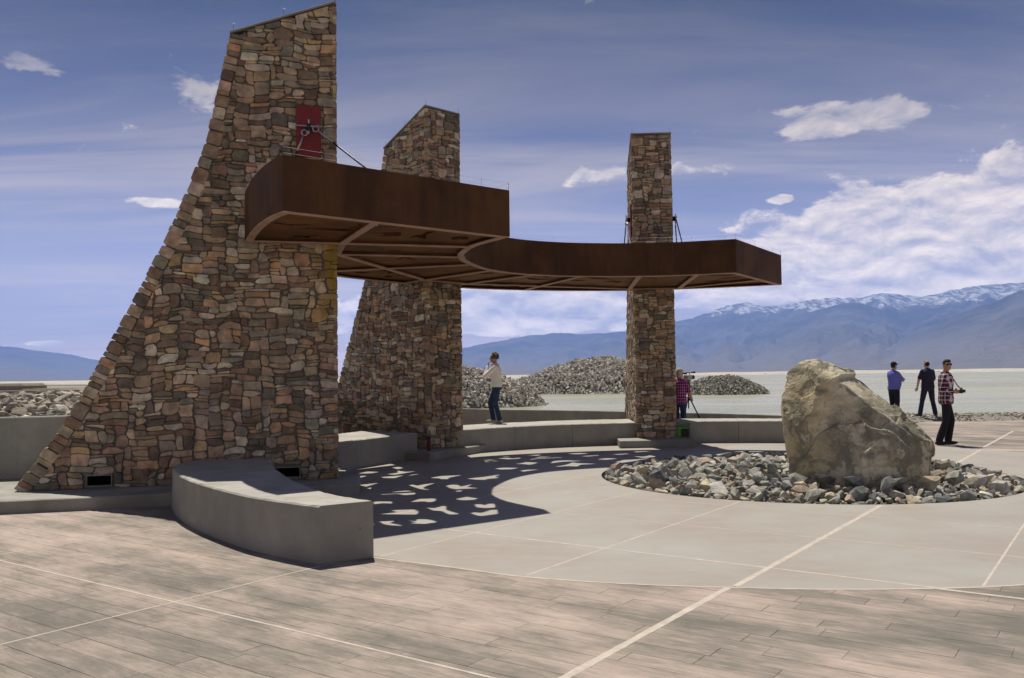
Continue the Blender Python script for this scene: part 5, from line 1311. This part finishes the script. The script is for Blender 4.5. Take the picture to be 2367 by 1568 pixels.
mb = MB(); mb.tube([(0, .03, 0), (0, .055, 0), (0, .08, 0)], [.034, .034, .031], 14); mb.build('lens', MATS['glass_lens'], croot, True)
mb = MB()
inv = Matrix.Translation(cpos) @ Matrix.Rotation(math.atan2(-mf.x, mf.y), 4, 'Z'); inv = inv.inverted()
nk = [Mw @ (Vector(q) * (1.83 / 1.75)) for q in ((.07, -.075, 1.49), (.10, .03, 1.46), (.10, .155, 1.34), (.10, .215, 1.22), (.085, .28, 1.14))]
mb.tube([inv @ q for q in nk], .006, 5); nk = [Mw @ (Vector(q) * (1.83 / 1.75)) for q in ((.07, -.075, 1.49), (-.07, -.075, 1.49), (-.10, .03, 1.46), (-.10, .155, 1.34), (-.09, .215, 1.22), (-.045, .28, 1.14))]
mb.tube([inv @ q for q in nk], .006, 5); mb.build('strap', MATS['black_plastic'], croot)
# man in navy, back turned, striding on the pebbles
d = pix_dir(2147, 962); tt = 27.95 / d.y; nloc = Vector((d.x * tt, 27.95, .135))
person('person in dark navy short-sleeved shirt and dark trousers, back turned, on the pebbles', nloc, (-.05, 1.0), 1.80,
       {'j': {'elL': (-.27, .02, 1.14), 'wrL': (-.29, .10, .90), 'elR': (.24, .06, 1.13), 'wrR': (.17, .20, 1.0), 'knL': (-.17, .04, .50), 'anL': (-.27, .02, .085), 'knR': (.16, .05, .50), 'anR': (.25, .06, .085)}, 'girth': 1.10, 'footL': 25, 'footR': -25, 'head_yaw': 8},
       {'shirt': 'cloth_navy', 'sleeve': 'short', 'trousers': 'cloth_navy', 'shoe': 'shoe_dark', 'hair': 'hair_dark', 'hair_style': 'thin', 'loose': .022, 'leg': .07})
# man in blue shirt and cap, arms folded
d = pix_dir(2068, 955); tt = 27.6 / d.y; bloc = Vector((d.x * tt, 27.6, .09))
person('person in blue short-sleeved shirt and dark cap with folded arms behind the boulder', bloc, (.93, .36), 1.80,
       {'j': {'elL': (-.24, .13, 1.16), 'wrL': (.06, .27, 1.20), 'elR': (.24, .13, 1.17), 'wrR': (-.05, .29, 1.23)}, 'handL': {'d': (1, .1, .1), 'n': (0, -1, 0), 'curl': .5}, 'handR': {'d': (-1, .1, .1), 'n': (0, -1, 0), 'curl': .5}, 'belly': .085, 'girth': 1.12, 'head_yaw': 0},
       {'shirt': 'cloth_blue', 'sleeve': 'short', 'trousers': 'cloth_black', 'shoe': 'shoe_dark', 'hair': 'hair_dark', 'hair_style': 'thin', 'cap': True, 'loose': .022, 'hem': .90, 'leg': .075})
# camera operator behind the bench
d = pix_dir(1571, 960); tt = 22.15 / d.y; oloc = Vector((d.x * tt, 22.15, .0))
person('person in magenta plaid shirt and jeans with pale covered hair behind the video camera', oloc, (.62, .78), 1.74,
       {'j': {'elR': (.25, .08, 1.12), 'wrR': (.22, .26, .96), 'elL': (-.20, .14, 1.14), 'wrL': (-.02, .36, 1.22)}, 'handR': {'n': (-1, 0, 0)}, 'lean': .05},
       {'shirt': 'plaid_pink', 'sleeve': 'short', 'trousers': 'denim', 'shoe': 'shoe_dark', 'hair': 'hair_pale', 'hair_style': 'long', 'loose': .03, 'hem': .84})
# video camera on a tripod
d = pix_dir(1592, 950); tt = 22.45 / d.y; tl = Vector((d.x * tt, 22.45, 0)); tr_ = empty('tripod', tl, R(-35)); tag(tr_, 'dark tripod standing behind the bench', 'tripod')
for a in (-100, 20, 140):
    mb = MB(); e = Vector((math.cos(R(a)) * .48, math.sin(R(a)) * .48, .02)); t0 = Vector((math.cos(R(a)) * .04, math.sin(R(a)) * .04, .95)); m_ = t0.lerp(e, .5)
    mb.tube([t0, m_], .017, 7); mb.tube([m_ - (e - t0) * .03, e], .012, 7); mb.tube([m_ - (e - t0).normalized() * .05, m_ + (e - t0).normalized() * .02], .024, 7); mb.build('leg', MATS['black_metal'], tr_, True)
mb = MB(); mb.tube([(0, 0, .70), (0, 0, 1.36)], .017, 8); mb.tube([(0, 0, .90), (0, 0, 1.0)], .045, 8); mb.build('column', MATS['black_metal'], tr_, True)
mb = MB(); mb.tube([(0, 0, 1.30), (0, 0, 1.40)], .045, 10); mb.box((0, 0, 1.42), (.10, .13, .03), ch=.005); mb.build('pan_head', MATS['black_plastic'], tr_)
mb = MB(); mb.tube([(0, .02, 1.36), (.16, -.22, 1.27)], .010, 6); mb.tube([(.11, -.15, 1.29), (.18, -.25, 1.26)], .016, 6); mb.build('pan_arm', MATS['black_plastic'], tr_, True)
vc = empty('video_camera', tl + Vector((0, 0, 1.437)), R(-35)); tag(vc, 'grey and black video camera mounted on the tripod', 'video camera')
mb = MB(); mb.box((0, 0, .07), (.13, .26, .13), ch=.015); mb.build('body', MATS['grey_plastic'], vc)
mb = MB(); mb.tube([(0, .12, .07), (0, .22, .07), (0, .24, .07), (0, .31, .07)], [.045, .045, .055, .06], 14); mb.build('lens', MATS['black_plastic'], vc, True)
mb = MB(); mb.tube([(0, -.10, .13), (0, -.09, .19), (0, .10, .19), (0, .12, .13)], .014, 7); mb.build('handle', MATS['black_plastic'], vc, True)
mb = MB(); mb.box((-.075, -.05, .17), (.05, .17, .05), ch=.008); mb.build('viewfinder', MATS['black_plastic'], vc)
mb = MB(); mb.tube([(.02, .16, .19), (.02, .38, .20)], .018, 8); mb.tube([(.02, .30, .20), (.02, .40, .20)], .026, 8); mb.build('microphone', MATS['black_plastic'], vc, True)
# green cooler bag
cl = gz(1581, 1011.5, .16); bg_ = empty('cooler_bag', (cl.x, cl.y, .16), R(-12)); tag(bg_, 'green and grey insulated cooler bag on the plinth beside the cooler bag pier', 'bag')
mb = MB(); mb.box((0, 0, .125), (.30, .20, .25), ch=.028); mb.build('body', MATS['bag_green'], bg_)
mb = MB(); mb.box((0, 0, .283), (.305, .206, .068), ch=.018); mb.build('lid', MATS['bag_grey'], bg_)
mb = MB(); mb.box((.03, -.112, .115), (.17, .03, .17), ch=.012); mb.build('front_pocket', MATS['black_plastic'], bg_)
mb = MB(); mb.box((.135, -.06, .12), (.045, .11, .20), ch=.012); mb.build('side_panel', MATS['bag_grey'], bg_)
mb = MB(); mb.tube([(-.11, 0, .31), (-.10, 0, .355), (.0, 0, .365), (.10, 0, .355), (.11, 0, .31)], .012, 7); mb.build('carry_handle', MATS['bag_green'], bg_, True)
# dark red bottle
bl = gz(992, 1046, .16); bt = empty('bottle', (bl.x, bl.y, .16)); tag(bt, 'dark red flask standing on the plinth at the foot of the middle pier', 'bottle')
mb = MB(); mb.tube([(0, 0, 0), (0, 0, .01), (0, 0, .20), (0, 0, .235), (0, 0, .25)], [.034, .037, .037, .026, .024], 16); mb.build('flask', MATS['bottle_red'], bt, True)
mb = MB(); mb.tube([(0, 0, .25), (0, 0, .295), (0, 0, .30)], [.027, .027, .022], 16); mb.build('stopper', MATS['black_plastic'], bt, True)
mb = MB(); mb.tube([(0, 0, .0015), (0, 0, .02)], [.0375, .0378], 16); mb.build('foot_ring', MATS['galvanised'], bt, True)

# ================================================================== HAZE
hz = MB(); hz.box((0, 10300, 805), (46000, 24600, 1640)); hm = bpy.data.materials.new('haze'); hm.use_nodes = True; ht = NT(hm.node_tree); ht.n.clear()
vol = ht.new('ShaderNodeVolumePrincipled', {'Color': (.25, .44, 1.0, 1), 'Density': 7.6e-5, 'Anisotropy': .3})
ht.put(ht.new('ShaderNodeOutputMaterial', out=None).inputs['Volume'], vol)
ho = hz.build('haze', hm); tag(ho, 'blue haze in the air over the valley', 'haze', kind='stuff')
